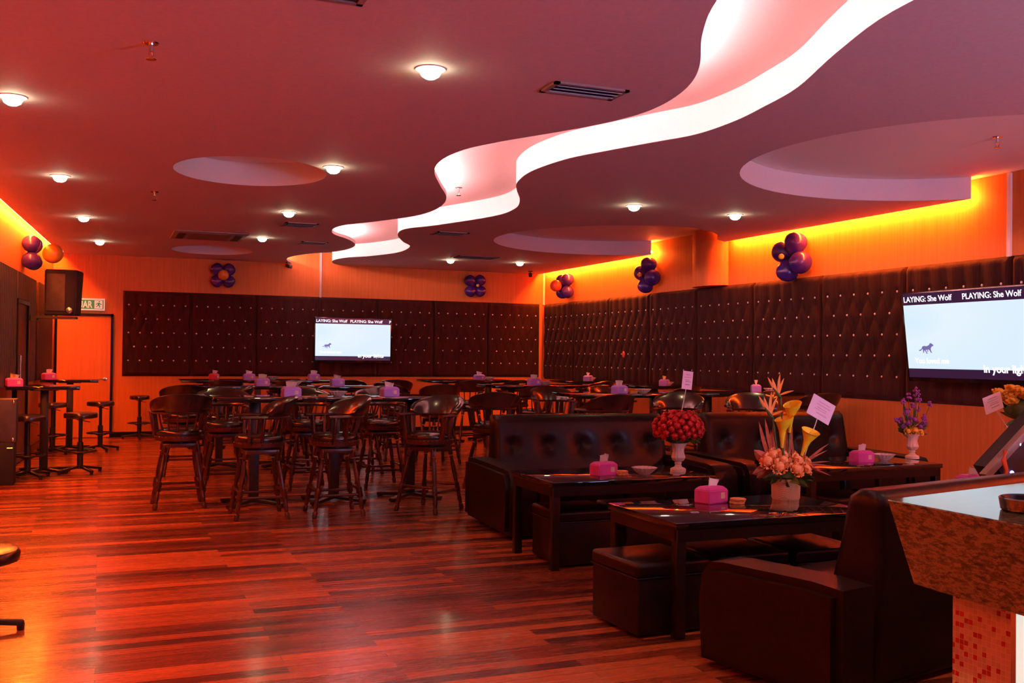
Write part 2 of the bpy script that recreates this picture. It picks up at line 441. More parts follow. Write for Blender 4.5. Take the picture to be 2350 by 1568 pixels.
def panel_set(w, hgt, places):
    cush, spots = tuft_mesh(w, hgt); me = cush.data; first = True
    for (loc, rz, label, grp) in places:
        t_ = thing('wall_panel', label, 'wall panel', loc, rz, grp)
        c = cush if first else cush.copy()
        if not first: COL.objects.link(c)
        c.parent = t_; first = False
        for s in spots:
            b_ = btn0.copy(); COL.objects.link(b_); b_.parent = t_; b_.location = s
ordn = ['first', 'second', 'third', 'fourth', 'fifth', 'sixth', 'seventh', 'eighth', 'ninth', 'tenth', 'eleventh']
wb = (8.02 - .345) / 7
pb = []
for i in range(7):
    ex = {3: ', holding the far screen'}.get(i, '')
    lab = f'dark brown tufted panel with crystal buttons, {ordn[i]} from the left on the back wall' + ex
    pb.append(((.345 + i * wb, YB, 1.03), 0, lab, 'tufted panels on the back wall'))
panel_set(wb - .004, 1.44, pb)
wr = 1.37; pr = []
for i in range(9):
    lab = f'dark brown tufted panel with crystal buttons, {ordn[i]} from the corner on the right wall'
    pr.append(((XR, 18.03 - i * wr, .995), -PI / 2, lab, 'tufted panels on the right wall'))
panel_set(wr - .006, 1.47, pr)
bpy.data.objects.remove(btn0)

# left wall cladding: grooved dark panels round a door, then a tufted dark strip
AL = math.atan(.062)
def leftrot(): return PI / 2 - AL
def left_thing(name, y, z, label, cat, **k):
    return thing(name, label, cat, (wlx(y), y, z), -AL, **k)   # local +Y runs along the wall, local +X into room
t_ = left_thing('grooved_wall_panel', 15.0, 1.02, 'dark grooved wall cladding between the left door and the bright gap', 'wall panel')
BX('cladding', (0, -.1, 0), (.05, .62, 1.41), M['groove'], t_)
t_ = left_thing('grooved_wall_panel', 9.5, 1.02, 'long dark grooved wall cladding on the left wall before the door', 'wall panel')
BX('cladding', (0, -3, 0), (.05, 4.28, 1.41), M['groove'], t_)
t_ = left_thing('grooved_wall_panel', 14.3, 2.1, 'dark grooved cladding strip over the left wall door', 'wall panel')
BX('cladding', (0, -.47, 0), (.05, .6, .33), M['groove'], t_)
t_ = left_thing('upholstered_wall_panel', 15.8, 1.02, 'plain dark upholstered panel between the bright gap and the orange door', 'wall panel')
BX('padding', (0, 0, 0), (.07, 1.75, 1.41), M['velvetside'], t_, bev=.02)
t_ = left_thing('door_2', 13.85, 0, 'x', 'x'); struct(t_); del t_['label']; del t_['category']
BX('door_panel', (0, .05, .01), (.03, .98, 2.04), noisy('brown_door', (.16, .07, .03), (.2, .09, .04), 8, .5, 0), t_)
bm = bmesh.new(); box2(bm, (0, 0, 0), (.06, .05, 2.09)); box2(bm, (0, .98, 0), (.06, 1.03, 2.09)); box2(bm, (0, 0, 2.04), (.06, 1.03, 2.09)); finish('door_frame', bm, M['blackwood'], t_)
bm = bmesh.new(); tube(bm, [(.03, .16, 1.05), (.07, .16, 1.07), (.07, .16, 1.38), (.03, .16, 1.40)], .013, 8); finish('door_handle', bm, M['chrome'], t_)

# ------------------------------------------------------------------ balloons
def balloon_mesh(bm, c, r_, dirv):
    dirv = Vector(dirv).normalized(); mt = Matrix.Translation(c) @ dirv.to_track_quat('Z', 'Y').to_matrix().to_4x4()
    prof = [(.02, -1.18), (.10, -1.14), (.06, -1.08), (.22, -1.0), (.52, -.8), (.80, -.45), (.96, -.05), (1, .25), (.93, .58), (.72, .84), (.42, 1.0), (.1, 1.07)]
    lathe(bm, [(a * r_, z * r_) for a, z in prof], 22, mt)
def balloon_flower(loc, rz, label, rot, r_, center, cr, cy, order='open'):
    t_ = thing('balloon_flower', label, 'balloon decoration', loc, rz, 'balloon flowers on the walls')
    for k in range(4):
        a = rot + k * PI / 2
        dx, dz = math.cos(a), math.sin(a)
        bm = bmesh.new(); balloon_mesh(bm, (dx * r_ * 1.05, -r_ * .85, dz * r_ * 1.05), r_ * .88, (dx, -.05, dz))
        finish('balloon', bm, M['bluebal'], t_, smooth=60)
    bm = bmesh.new(); sphere(bm, (0, cy, 0), cr, 3); o = finish('centre_balloon', bm, center[0], t_, smooth=60); o['label'] = center[1]
    return t_
yb = YB - .01
balloon_flower((1.95, yb, 2.785), 0, 'dark blue balloon flower with large orange centre on the back wall', PI / 4, .125, (M['orangebal'], 'orange centre balloon'), .09, -.20)
balloon_flower((6.62, yb, 2.775), 0, 'dark blue balloon flower with tiny yellow centre on the back wall near the corner', PI / 4 + .05, .125, (M['yellowbal'], 'yellow centre balloon'), .03, -.25)
balloon_flower((XR - .01, 16.9, 2.755), -PI / 2, 'purple blue balloon flower with red orange centre, nearest the corner on the right wall', PI / 4, .135, (M['redbal'], 'red orange centre balloon'), .11, -.30)
balloon_flower((XR - .01, 13.85, 2.745), -PI / 2, 'dark blue balloon flower with small orange centre, beside the curved pier', PI / 4 + .5, .145, (M['orangebal'], 'small orange centre balloon'), .035, -.26)
balloon_flower((XR - .01, 10.25, 2.72), -PI / 2, 'large violet blue balloon flower with yellow centre on the right wall, nearest', PI / 4 + .35, .16, (M['yellowbal'], 'small yellow centre balloon'), .035, -.29)
balloon_flower((wlx(14.6), 14.6, 2.73), PI / 2 - AL, 'dark blue balloon flower with big orange centre on the left wall', PI / 4, .13, (M['orangebal'], 'orange centre balloon'), .13, -.36)

# ------------------------------------------------------------------ televisions
def screen_mat():
    m = mat('screen_picture', (0, 0, 0), .3); n, l, b = nt(m)
    tc = n.new('ShaderNodeTexCoord')
    gr = n.new('ShaderNodeSeparateXYZ'); l.new(tc.outputs['Generated'], gr.inputs[0])
    dv = n.new('ShaderNodeVectorMath'); dv.operation = 'DISTANCE'; dv.inputs[1].default_value = (.0, .5, .75)
    l.new(tc.outputs['Generated'], dv.inputs[0])
    rp = ramp(m, dv.outputs['Value'], [(.0, (.30, .62, .98)), (.28, (.50, .78, 1.0)), (.6, (.78, .92, 1.0)), (.95, (.72, .88, 1.0))])
    l.new(rp.outputs['Color'], b.inputs['Emission Color']); b.inputs['Emission Strength'].default_value = 1.15
    return m
M['screen'] = screen_mat()
M['scrbar'] = mat('screen_bar', (.01, .008, .015), .15, emit=(.035, .012, .045), es=1)
M['scrtext'] = mat('screen_text', (.1, .1, .1), .3, emit=(.95, .92, 1), es=1.4)
M['scrwolf'] = mat('screen_wolf', (.05, .05, .1), .3, emit=(.16, .16, .45), es=1)
M['bezel'] = mat('tv_bezel', (.008, .008, .01), .12, coat=.5)
WOLF = [(0, .30), (.10, .33), (.20, .42), (.26, .56), (.36, .60), (.55, .58), (.70, .66), (.78, .80), (.86, .78), (1.0, .66), (.98, .60), (.88, .56), (.80, .44), (.80, .28), (.86, .12), (.80, .10), (.73, .26), (.66, .34), (.60, .34), (.62, .18), (.58, .17), (.55, .32),
        (.46, .32), (.56, .06), (.52, .02), (.42, .24), (.36, .30), (.33, .12), (.28, .10), (.28, .28), (.25, .40), (.14, .26), (.04, .24)]
def tv(loc, rz, w, hgt, label, tilt=0, trail=''):
    t_ = thing('television', label, 'television', loc, rz)
    tm = Matrix.Rotation(tilt, 4, 'X')
    def add(name, a, b_, m_, bev=0):
        o = BX(name, a, b_, m_, t_, bev=bev); o.matrix_local = tm; return o
    add('bezel', (0, -.05, 0), (w, 0, hgt), M['bezel'], .006)
    add('wall_bracket', (w * .35, 0, hgt * .3), (w * .65, .12 if tilt else .05, hgt * .7), M['blackmetal'])
    e = .022; y0 = -.0515
    zb_, zt_ = hgt * .145, hgt * .855
    add('screen', (e, y0, zb_), (w - e, y0 + .001, zt_), M['screen'])
    add('caption_band', (e, y0, zt_), (w - e, y0 + .001, hgt - e * .7), M['scrbar'])
    add('caption_band', (e, y0, e * 2), (w - e, y0 + .001, zb_), M['scrbar'])
    S = hgt
    def tx(s, x, z, size, bold=.002):
        mt = tm @ Matrix.Translation((x, y0 - .002, z)) @ Matrix.Rotation(PI / 2, 4, 'X')
        return text_mesh('screen_caption', s, size, M['scrtext'], t_, mt, bold=bold)
    tx('LAYING: She Wolf', e + .01, zt_ + .028 * S / .85, .088 * S, .0012)
    tx('PLAYING: She Wolf', w * .455, zt_ + .028 * S / .85, .088 * S, .0012)
    if trail: tx(trail, w - e - .03, zt_ + .028 * S / .85, .088 * S, .0012)
    tx('You loved me', w * .07, zb_ + .06 * S, .085 * S, .001)
    tx('in your lights', w * .56, zb_ - .025 * S, .112 * S, .003)
    bm = bmesh.new(); mt = tm @ Matrix.Translation((w * .105, y0 - .001, zb_ + hgt * .16)) @ Matrix.Rotation(PI / 2, 4, 'X') @ Matrix.Diagonal((w * .115, hgt * .155, 1, 1))
    poly(bm, WOLF, mt, .0008); finish('wolf_image', bm, M['scrwolf'], t_, smooth=0)
    return t_
tv((3.54, YB - .12, 1.285), 0, 1.43, .82, 'flat television showing a running wolf on the back wall', trail='P')
tv((XR - .20, 8.17, 1.235), -PI / 2, 1.76, .93, 'large flat television with running wolf on the right wall, cut by the frame', tilt=R(7))

# exit sign
t_ = thing('exit_sign', 'green and white KELUAR exit sign above the orange door', 'exit sign', (-.60, YB - .01, 2.12))
M['signgreen'] = mat('sign_green', (.02, .30, .14), .4, emit=(.02, .30, .14), es=.25)
M['signwhite'] = mat('sign_white', (.8, .85, .8), .4, emit=(.7, .85, .75), es=.3)
BX('sign_box', (0, -.06, 0), (.66, 0, .20), M['signwhite'], t_, bev=.006)
BX('sign_face', (.02, -.063, .025), (.64, -.06, .175), M['signgreen'], t_)
text_mesh('sign_lettering', 'KELUAR', .125, M['signwhite'], t_, Matrix.Translation((.065, -.066, .045)) @ Matrix.Rotation(PI / 2, 4, 'X') @ Matrix.Diagonal((.88, 1.25, 1, 1)), bold=.003)
bm = bmesh.new(); mt = Matrix.Translation((.50, -.0655, .032)) @ Matrix.Rotation(PI / 2, 4, 'X')
poly(bm, [(0, 0), (.125, 0), (.125, .135), (0, .135)], mt, .001); finish('pictogram_panel', bm, M['signwhite'], t_, smooth=0)
bm = bmesh.new(); mt = Matrix.Translation((.50, -.068, .032)) @ Matrix.Rotation(PI / 2, 4, 'X')
poly(bm, circ(.075, .115, .012, n_=10), mt, .001)
poly(bm, [(.06, .10), (.085, .095), (.10, .075), (.115, .075), (.115, .065), (.09, .065), (.08, .075), (.075, .06), (.09, .045), (.085, .015), (.072, .015), (.075, .038), (.055, .05), (.045, .03), (.02, .025), (.02, .036), (.038, .04), (.052, .08), (.035, .075), (.03, .06), (.02, .062), (.028, .085)], mt, .001)
finish('running_figure', bm, M['signgreen'], t_, smooth=0)

# loudspeaker on left wall
t_ = thing('loudspeaker', 'black loudspeaker on a wall bracket beside the exit sign', 'loudspeaker', (-.50, 15.0, 1.93), R(-4))
bm = bmesh.new()
pts = [(-.25, .18), (.25, .18), (.20, -.20), (.06, -.25), (-.20, -.20)]
v0 = [bm.verts.new((x * .93, y * .9, 0)) for x, y in pts]; v1 = [bm.verts.new((x + .012, y, .61)) for x, y in pts]
bm.faces.new(v0[::-1]); bm.faces.new(v1)
for i in range(5): bm.faces.new((v0[i], v0[(i + 1) % 5], v1[(i + 1) % 5], v1[i]))
bmesh.ops.recalc_face_normals(bm, faces=bm.faces)
bmesh.ops.bevel(bm, geom=list(bm.edges), offset=.012, segments=2, affect='EDGES'); finish('cabinet', bm, M['speaker'], t_)
bm = bmesh.new(); box(bm, (-.05, -.222, .30), (.24, .01, .50), .004, rot=Matrix.Rotation(R(-11), 3, 'Z')); finish('grille', bm, M['grey'], t_)
bm = bmesh.new(); box2(bm, (-.30, -.18, -.05), (.20, .12, -.02)); box2(bm, (-.38, -.04, -.08), (-.28, .04, -.01)); finish('wall_bracket', bm, M['blackmetal'], t_)
bm = bmesh.new(); lathe(bm, [(.04, 0), (.04, .015), (.02, .018)], 12, Matrix.Translation((.12, -.225, .06)) @ Matrix.Rotation(PI / 2, 4, 'X')); finish('badge', bm, M['chrome'], t_)

# cctv cameras
def cctv(loc, rz, label):
    t_ = thing('security_camera', label, 'security camera', loc, rz, 'security cameras under the ceiling')
    bm = bmesh.new(); lathe(bm, [(.04, -.02), (.04, 0)], 14); finish('mount', bm, M['blackmetal'], t_)
    bm = bmesh.new(); tube(bm, [(0, 0, -.01), (0, 0, -.05)], .012); finish('arm', bm, M['blackmetal'], t_)
    bm = bmesh.new(); box(bm, (0, -.03, -.075), (.07, .15, .06), .012, rot=Matrix.Rotation(R(15), 3, 'X')); finish('body', bm, M['blackmetal'], t_)
    bm = bmesh.new(); lathe(bm, [(.022, 0), (.022, .02), (.016, .022)], 12, Matrix.Translation((0, -.10, -.094)) @ Matrix.Rotation(R(75), 4, 'X')); finish('lens', bm, M['bezel'], t_)
cctv((3.05, 17.9, ZL), R(20), 'small dark security camera at the far end of the winding trough')
cctv((7.55, 17.5, ZL), R(-20), 'small dark security camera near the far right corner')

# ------------------------------------------------------------------ ceiling fittings
bm = bmesh.new(); lathe(bm, [(.058, -.004), (.085, -.006), (.088, 0)], 28, cap=False)
ring0 = finish('trim_ring', bm, M['ring'])
bm = bmesh.new(); lathe(bm, [(.058, -.002), (.060, -.022), (.050, -.042), (.028, -.056), (.001, -.060)], 24, cap=False); lens0 = finish('glowing_lens', bm, M['lamp'])
DL = [(1.696, 5.383, 'largest, near the middle of the ceiling'), (-.54, 7.08, 'cut by the left frame edge'), (1.837, 8.574, 'just right of the round recess'), (-.367, 10.116, 'second along the left row'),
      (1.97, 11.551, 'above the small vent left of the trough'), (-.209, 13.11, 'third along the left row'), (2.072, 14.277, 'right of the air conditioner grille'), (-.031, 15.881, 'last along the left row, by the corner'),
      (5.227, 9.353, 'left of the pair between the big round recesses'), (6.573, 9.448, 'right of the pair between the big round recesses'), (5.472, 16.107, 'left of the far pair on the right'), (6.69, 15.97, 'right of the far pair, by the corner'),
      (4.75, 2.9, 'added overhead beyond the top edge, above the nearest sofa'), (6.3, 3.1, 'added beyond the right edge, above the rightmost low table'), (1.56, 2.3, 'added overhead in front of the camera, above the frame'), (1.45, -1.0, 'added behind the camera')]  # last four are unseen, continue the rows, added to light the flowers
for i, (x, y, lab) in enumerate(DL):
    t_ = thing('downlight', 'round glowing ceiling downlight, ' + lab, 'ceiling light', (x, y, ZL), 0, 'recessed downlights')
    a, b_ = (ring0, lens0) if i == 0 else (ring0.copy(), lens0.copy())
    if i:
        COL.objects.link(a); COL.objects.link(b_)
    a.parent = t_; b_.parent = t_
    ld = bpy.data.lights.new('downlight_lamp', 'SPOT'); ld.energy = 22 if i < 12 else 55; ld.color = (1, .62, .28); ld.spot_size = R(95 if i < 12 else 130); ld.spot_blend = .8; ld.shadow_soft_size = .05
    lo = bpy.data.objects.new('downlight_lamp', ld); COL.objects.link(lo); lo.location = (x, y, ZL - .075); 

def sprinkler(x, y, z, label):
    t_ = thing('fire_sprinkler', label, 'sprinkler', (x, y, z), random.random() * 3, 'ceiling sprinklers')
    bm = bmesh.new(); lathe(bm, [(.035, -.006), (.04, 0)], 16); finish('escutcheon', bm, M['chrome'], t_)
    bm = bmesh.new(); lathe(bm, [(.012, -.045), (.014, 0)], 10); finish('pipe', bm, M['chrome'], t_)
    bm = bmesh.new()
    for s in (-1, 1): tube(bm, [(s * .012, 0, -.04), (s * .018, 0, -.06), (s * .004, 0, -.085)], .004, 6)
    finish('yoke', bm, M['chrome'], t_)
    bm = bmesh.new(); lathe(bm, [(.026, -.088), (.028, -.085), (.01, -.083)], 14); finish('deflector', bm, M['chrome'], t_)
sprinkler(.221, 5.54, ZL, 'small chrome sprinkler hanging from the left ceiling, near')
sprinkler(.484, 10.7, ZL, 'small sprinkler on the left ceiling beyond the round recess')
sprinkler(6.75, 6.05, ZU, 'small sprinkler inside the nearest big round recess')
sprinkler(3.40, 5.45, ZU, 'small sprinkler in the winding trough, nearer one')
sprinkler(3.60, 10.35, ZU, 'small sprinkler in the winding trough, farther one')

def vent(x0, y0, x1, y1, label, slats=4, open_=False, rz=0):
    w, h_ = x1 - x0, y1 - y0
    t_ = thing('ceiling_vent', label, 'air vent', ((x0 + x1) / 2, (y0 + y1) / 2, ZL), rz, 'ceiling air vents')
    bm = bmesh.new(); e = .03
    for a, b_ in (((-w / 2, -h_ / 2), (w / 2, -h_ / 2 + e)), ((-w / 2, h_ / 2 - e), (w / 2, h_ / 2)), ((-w / 2, -h_ / 2), (-w / 2 + e, h_ / 2)), ((w / 2 - e, -h_ / 2), (w / 2, h_ / 2))):
        box2(bm, (*a, -.012), (*b_, 0))
    finish('frame', bm, M['alu'], t_)
    bm = bmesh.new(); box2(bm, (-w / 2 + e, -h_ / 2 + e, -.004), (w / 2 - e, h_ / 2 - e, 0)); finish('backing', bm, M['slot'], t_)
    for i in range(slats):
        yy = -h_ / 2 + e + (h_ - 2 * e) * (i + .5) / slats
        bm = bmesh.new(); box(bm, (0, yy, -.010), (w - 2 * e, (h_ - 2 * e) / slats * .8, .004), rot=Matrix.Rotation(R(18), 3, 'X')); finish('slat', bm, M['alu'], t_)
    return t_
vent(2.44, 5.31, 2.93, 5.55, 'dark slotted ceiling vent left of the winding trough, nearest', 3)
vent(2.08, 12.42, 2.49, 12.8, 'small bright edged ceiling vent beside the fifth downlight', 3)
vent(2.65, 14.45, 3.04, 14.75, 'thin ceiling vent in the left ceiling nearest the back wall', 3)
vent(4.04, 12.42, 4.48, 12.77, 'small ceiling vent just right of the winding trough', 3)
vent(5.31, 15.25, 6.03, 15.65, 'wide dark ceiling vent between the far downlights', 4)
vent(.45, 3.65, 1.09, 4.52, 'ceiling vent at the top edge of the frame', 5, rz=.0)
t_ = thing('air_conditioner', 'ceiling cassette air conditioner with two dark ports', 'air conditioner', (1.36, 14.35, ZL))
BX('frame', (-.48, -.5, -.02), (.48, .5, 0), M['alu'], t_, bev=.006)
BX('grille', (-.27, -.38, -.026), (.27, .38, -.02), noisy('cassette_grille', (.18, .14, .13), (.22, .17, .16), 30, .5, 0), t_)
for s in (-1, 1): BX('port', (s * .37 - .05, -.33, -.03), (s * .37 + .05, .33 if s < 0 else .33, -.019), M['slot'], t_)

# ------------------------------------------------------------------ sofas
def sofa(label, loc, rz, W=2.1, nb=5, D=1.16, ah=.54, inset=.20, z1=.92):
    t_ = thing('sofa', label, 'sofa', loc, rz, 'black leather sofas')
    aw = .27
    bm = bmesh.new(); box2(bm, (-W / 2 + .05, .10, .02), (W / 2 - .05, D - .07, .26), bev=.02); finish('base', bm, M['leather'], t_)
    for s in (-1, 1):
        bm = bmesh.new()
        prof = [(0.02, .03), (.0, .30), (.02, ah - .07), (.07, ah - .01), (.15, ah), (D * .45, ah + .005), (D * .8, ah + .01), (D, ah), (D, .03)]
        x0 = s * W / 2; x1 = s * (W / 2 - aw)
        A = [bm.verts.new((x0, y, z)) for y, z in prof]; B = [bm.verts.new((x1, y, z)) for y, z in prof]
        bm.faces.new(A); bm.faces.new(B[::-1])
        for i in range(len(prof)):
            j = (i + 1) % len(prof); bm.faces.new((A[i], A[j], B[j], B[i]))
        bmesh.ops.recalc_face_normals(bm, faces=bm.faces)
        es_ = [e for e in bm.edges if abs(e.verts[0].co.x - e.verts[1].co.x) < .01]
        bmesh.ops.bevel(bm, geom=es_, offset=.035, segments=4, affect='EDGES')
        finish('armrest', bm, M['leather'], t_, smooth=75)
    n_ = 2
    for i in range(n_):
        w = (W - 2 * aw - .02) / n_; x = -W / 2 + aw + .01 + i * w
        bm = bmesh.new(); box2(bm, (x, .03, .24), (x + w - .006, D - .34, .40), bev=.045, seg=4); finish('seat_cushion', bm, M['leather'], t_, smooth=50)
    # padded back with one row of deep buttons
    bw_ = W - 2 * inset; nx, nz = 60, 24; bm = bmesh.new(); F = []; K = []
    bx_ = [-bw_ / 2 + bw_ * (i + .5 + .0) / nb for i in range(nb)]; bz = .655
    z0 = .05
    for j in range(nz + 1):
        v_ = j / nz; fr = []; kr = []
        for i in range(nx + 1):
            x = -bw_ / 2 + bw_ * i / nx; z = z0 + (z1 - z0) * v_
            ex = min(x + bw_ / 2, bw_ / 2 - x); ez = (z1 - z)
            rnd = 0
            if ez < .06: rnd += .06 - math.sqrt(max(0, .0036 - (.06 - ez) ** 2))
            if ex < .05: rnd += .05 - math.sqrt(max(0, .0025 - (.05 - ex) ** 2))
            dd = min(math.hypot((x - b_) * 1.0, (z - bz) * 1.15) for b_ in bx_)
            dim = .055 * math.exp(-(dd / .045) ** 1.3) + .012 * math.exp(-(dd / .12) ** 2)
            y = D - .36 + .18 * v_ + dim + rnd * .8
            fr.append(bm.verts.new((x * (1 - .02 * v_), y, z))); kr.append(bm.verts.new((x * (1 - .02 * v_), max(y + .01, D - .06 + .06 * v_ - rnd * .7), z)))
        F.append(fr); K.append(kr)
    for j in range(nz):
        for i in range(nx):
            bm.faces.new((F[j][i], F[j][i + 1], F[j + 1][i + 1], F[j + 1][i])); bm.faces.new((K[j][i + 1], K[j][i], K[j + 1][i], K[j + 1][i + 1]))
        bm.faces.new((F[j][0], F[j + 1][0], K[j + 1][0], K[j][0])); bm.faces.new((F[j][nx], K[j][nx], K[j + 1][nx], F[j + 1][nx]))
    for i in range(nx):
        bm.faces.new((F[nz][i], F[nz][i + 1], K[nz][i + 1], K[nz][i])); bm.faces.new((F[0][i + 1], F[0][i], K[0][i], K[0][i + 1]))
    bmesh.ops.recalc_face_normals(bm, faces=bm.faces)
    bk = finish('backrest', bm, M['leather'], t_, smooth=70)
    for b_ in bx_:
        bm = bmesh.new(); sphere(bm, (b_, D - .36 + .18 * (bz - z0) / (z1 - z0) + .055, bz), .016, 2, (1, .6, 1)); finish('button', bm, M['leather'], bk)
    for sx in (-1, 1):
        for yy in (.15, D - .1):
            bm = bmesh.new(); lathe(bm, [(.022, 0), (.028, .03)], 12, Matrix.Translation((sx * (W / 2 - .14), yy, 0))); finish('foot', bm, M['blackmetal'], t_)
    return t_
sofa('black leather sofa with five tufts facing the camera behind the first low table', (4.0, 7.2, 0), R(-3))
sofa('black leather sofa by the right wall, behind the yellow lily arrangement', (6.19, 7.18, 0), R(0), W=2.1, nb=4)
sofa('nearest black leather sofa, seen from behind beside the bar counter', (3.65, 4.30, 0), R(180 + 12), D=.82, ah=.50, inset=.275, z1=.885)

# ------------------------------------------------------------------ low tables
def low_table(x0, x1, y0, y1, label):
    t_ = thing('coffee_table', label, 'low table', ((x0 + x1) / 2, (y0 + y1) / 2, 0), 0, 'glossy black low tables')
    w, d_ = (x1 - x0) / 2, (y1 - y0) / 2
    BX('table_top', (-w, -d_, .565), (w, d_, .60), M['tablegloss'], t_, bev=.004)
    bm = bmesh.new(); 
    for s in (-1, 1):
        box2(bm, (-w + .02, s * (d_ - .02) - .012, .50), (w - .02, s * (d_ - .02) + .012, .564)); box2(bm, (s * (w - .02) - .012, -d_ + .03, .50), (s * (w - .02) + .012, d_ - .03, .564))
    finish('apron', bm, M['blackwood'], t_)
    for sx in (-1, 1):
        for sy in (-1, 1):
            cx, cy = sx * (w - .04), sy * (d_ - .04)
            BX('leg', (cx - .028, cy - .028, 0), (cx + .028, cy + .028, .563), M['blackwood'], t_, bev=.003)
    return t_
low_table(2.82, 4.12, 6.13, 6.86, 'glossy black low table with red flower urn, before the five tuft sofa')
low_table(2.74, 4.04, 4.43, 5.18, 'glossy black low table nearest the camera, holding the lily arrangement')
low_table(5.08, 6.42, 6.28, 7.0, 'glossy black low table by the right wall with purple flower urn')
low_table(4.82, 6.12, 4.43, 5.18, 'glossy black low table under the tilted console at the right edge')

def ottoman(x, y, label, rz=0):
    t_ = thing('ottoman', label, 'ottoman', (x, y, 0), rz, 'black leather cube stools')
    BX('body', (-.225, -.235, .015), (.225, .235, .31), M['leather'], t_, bev=.014)
    bm = bmesh.new(); box2(bm, (-.232, -.242, .308), (.232, .242, .385), bev=.022, seg=4); finish('cushion', bm, M['leather'], t_, smooth=50)
    bm = bmesh.new(); pts = [(-.231, -.241, .31), (.231, -.241, .31), (.231, .241, .31), (-.231, .241, .31)]; tube(bm, pts, .005, 6, closed=True); finish('piping', bm, M['leather'], t_)
ottoman(3.14, 6.44, 'black cube stool under the left end of the red flower table')
ottoman(3.66, 6.44, 'black cube stool under the right end of the red flower table')
ottoman(2.78, 4.76, 'black cube stool poking out from the nearest low table, closest to the open floor', R(3))
ottoman(3.32, 4.80, 'black cube stool under the middle of the nearest low table')
ottoman(3.82, 4.78, 'black cube stool under the lily arrangement end of the nearest low table')
ottoman(5.45, 6.36, 'black cube stool under the left end of the purple flower table')
ottoman(5.98, 6.36, 'black cube stool under the right end of the purple flower table')
ottoman(4.72, 6.10, 'black cube stool between the red flower and purple flower tables')

# ------------------------------------------------------------------ high tables
def high_table_proto():
    t_ = thing('high_table', '', 'high table')
    BX('table_top', (-.385, -.385, .99), (.385, .385, 1.03), M['tablegloss'], t_, bev=.004)
    BX('top_plate', (-.15, -.15, .975), (.15, .15, .99), M['blackmetal'], t_)
    BX('post', (-.045, -.045, .05), (.045, .045, .976), M['blackmetal'], t_, bev=.004)
    for k in range(4):
        a = PI / 4 + k * PI / 2
        bm = bmesh.new(); mt, L_ = align((.02 * math.cos(a), .02 * math.sin(a), .045), (.36 * math.cos(a), .36 * math.sin(a), .022))
        box(bm, (0, 0, L_ / 2), (.065, .03, L_), .004); bm.transform(mt)
        lathe(bm, [(.022, 0), (.026, .015)], 10, Matrix.Translation((.34 * math.cos(a), .34 * math.sin(a), 0)))
        finish('base_foot', bm, M['blackmetal'], t_)
    return t_
HT = [(1.37, 9.79, 0, 'left table of the nearest high table row'), (2.143, 9.79, 0, 'middle table of the nearest high table row'), (2.916, 9.79, 0, 'right table of the nearest high table row'),
      (1.40, 13.1, 0, 'left table of the second high table row'), (2.173, 13.1, 0, 'second table from the left in the second high row'), (2.946, 13.1, 0, 'third table from the left in the second high row'), 
      (1.50, 15.9, 0, 'leftmost high table of the row nearest the back wall'), (2.273, 15.9, 0, 'second high table from the left near the back wall'), (3.046, 15.9, 0, 'third high table near the back wall, under the screen'),
      (5.26, 10.24, 0, 'high table behind the five tuft sofa, left of a pair'), (6.033, 10.24, 0, 'high table behind the five tuft sofa, right of a pair'),
      (5.45, 13.3, 0, 'left high table of the middle pair on the right side'), (6.223, 13.3, 0, 'right high table of the middle pair on the right side'),
      (5.35, 15.95, 0, 'left high table of the far pair on the right side'), (6.123, 15.95, 0, 'right high table of the far pair on the right side'),
      (7.62, 15.5, 0, 'high table against the right wall near the corner'), (7.60, 12.95, 0, 'high table against the right wall under the curved pier'), (7.62, 10.4, 0, 'high table against the right wall behind the wall side sofa'), (6.845, 10.4, 0, 'high table left of the wall one, behind the red flowers'),
      (-.60, 13.1, 0, 'nearer high table against the left wall'), (-.40, 16.05, 0, 'farther high table by the left corner before the orange door')]
ht = high_table_proto()
for i, (x, y, rz, lab) in enumerate(HT):
    lab = 'black pedestal table, ' + lab
    if i == 0: ht.location = (x, y, 0); ht['label'] = lab; ht['group'] = 'black high tables'
    else: dup(ht, (x, y, 0), rz, lab)

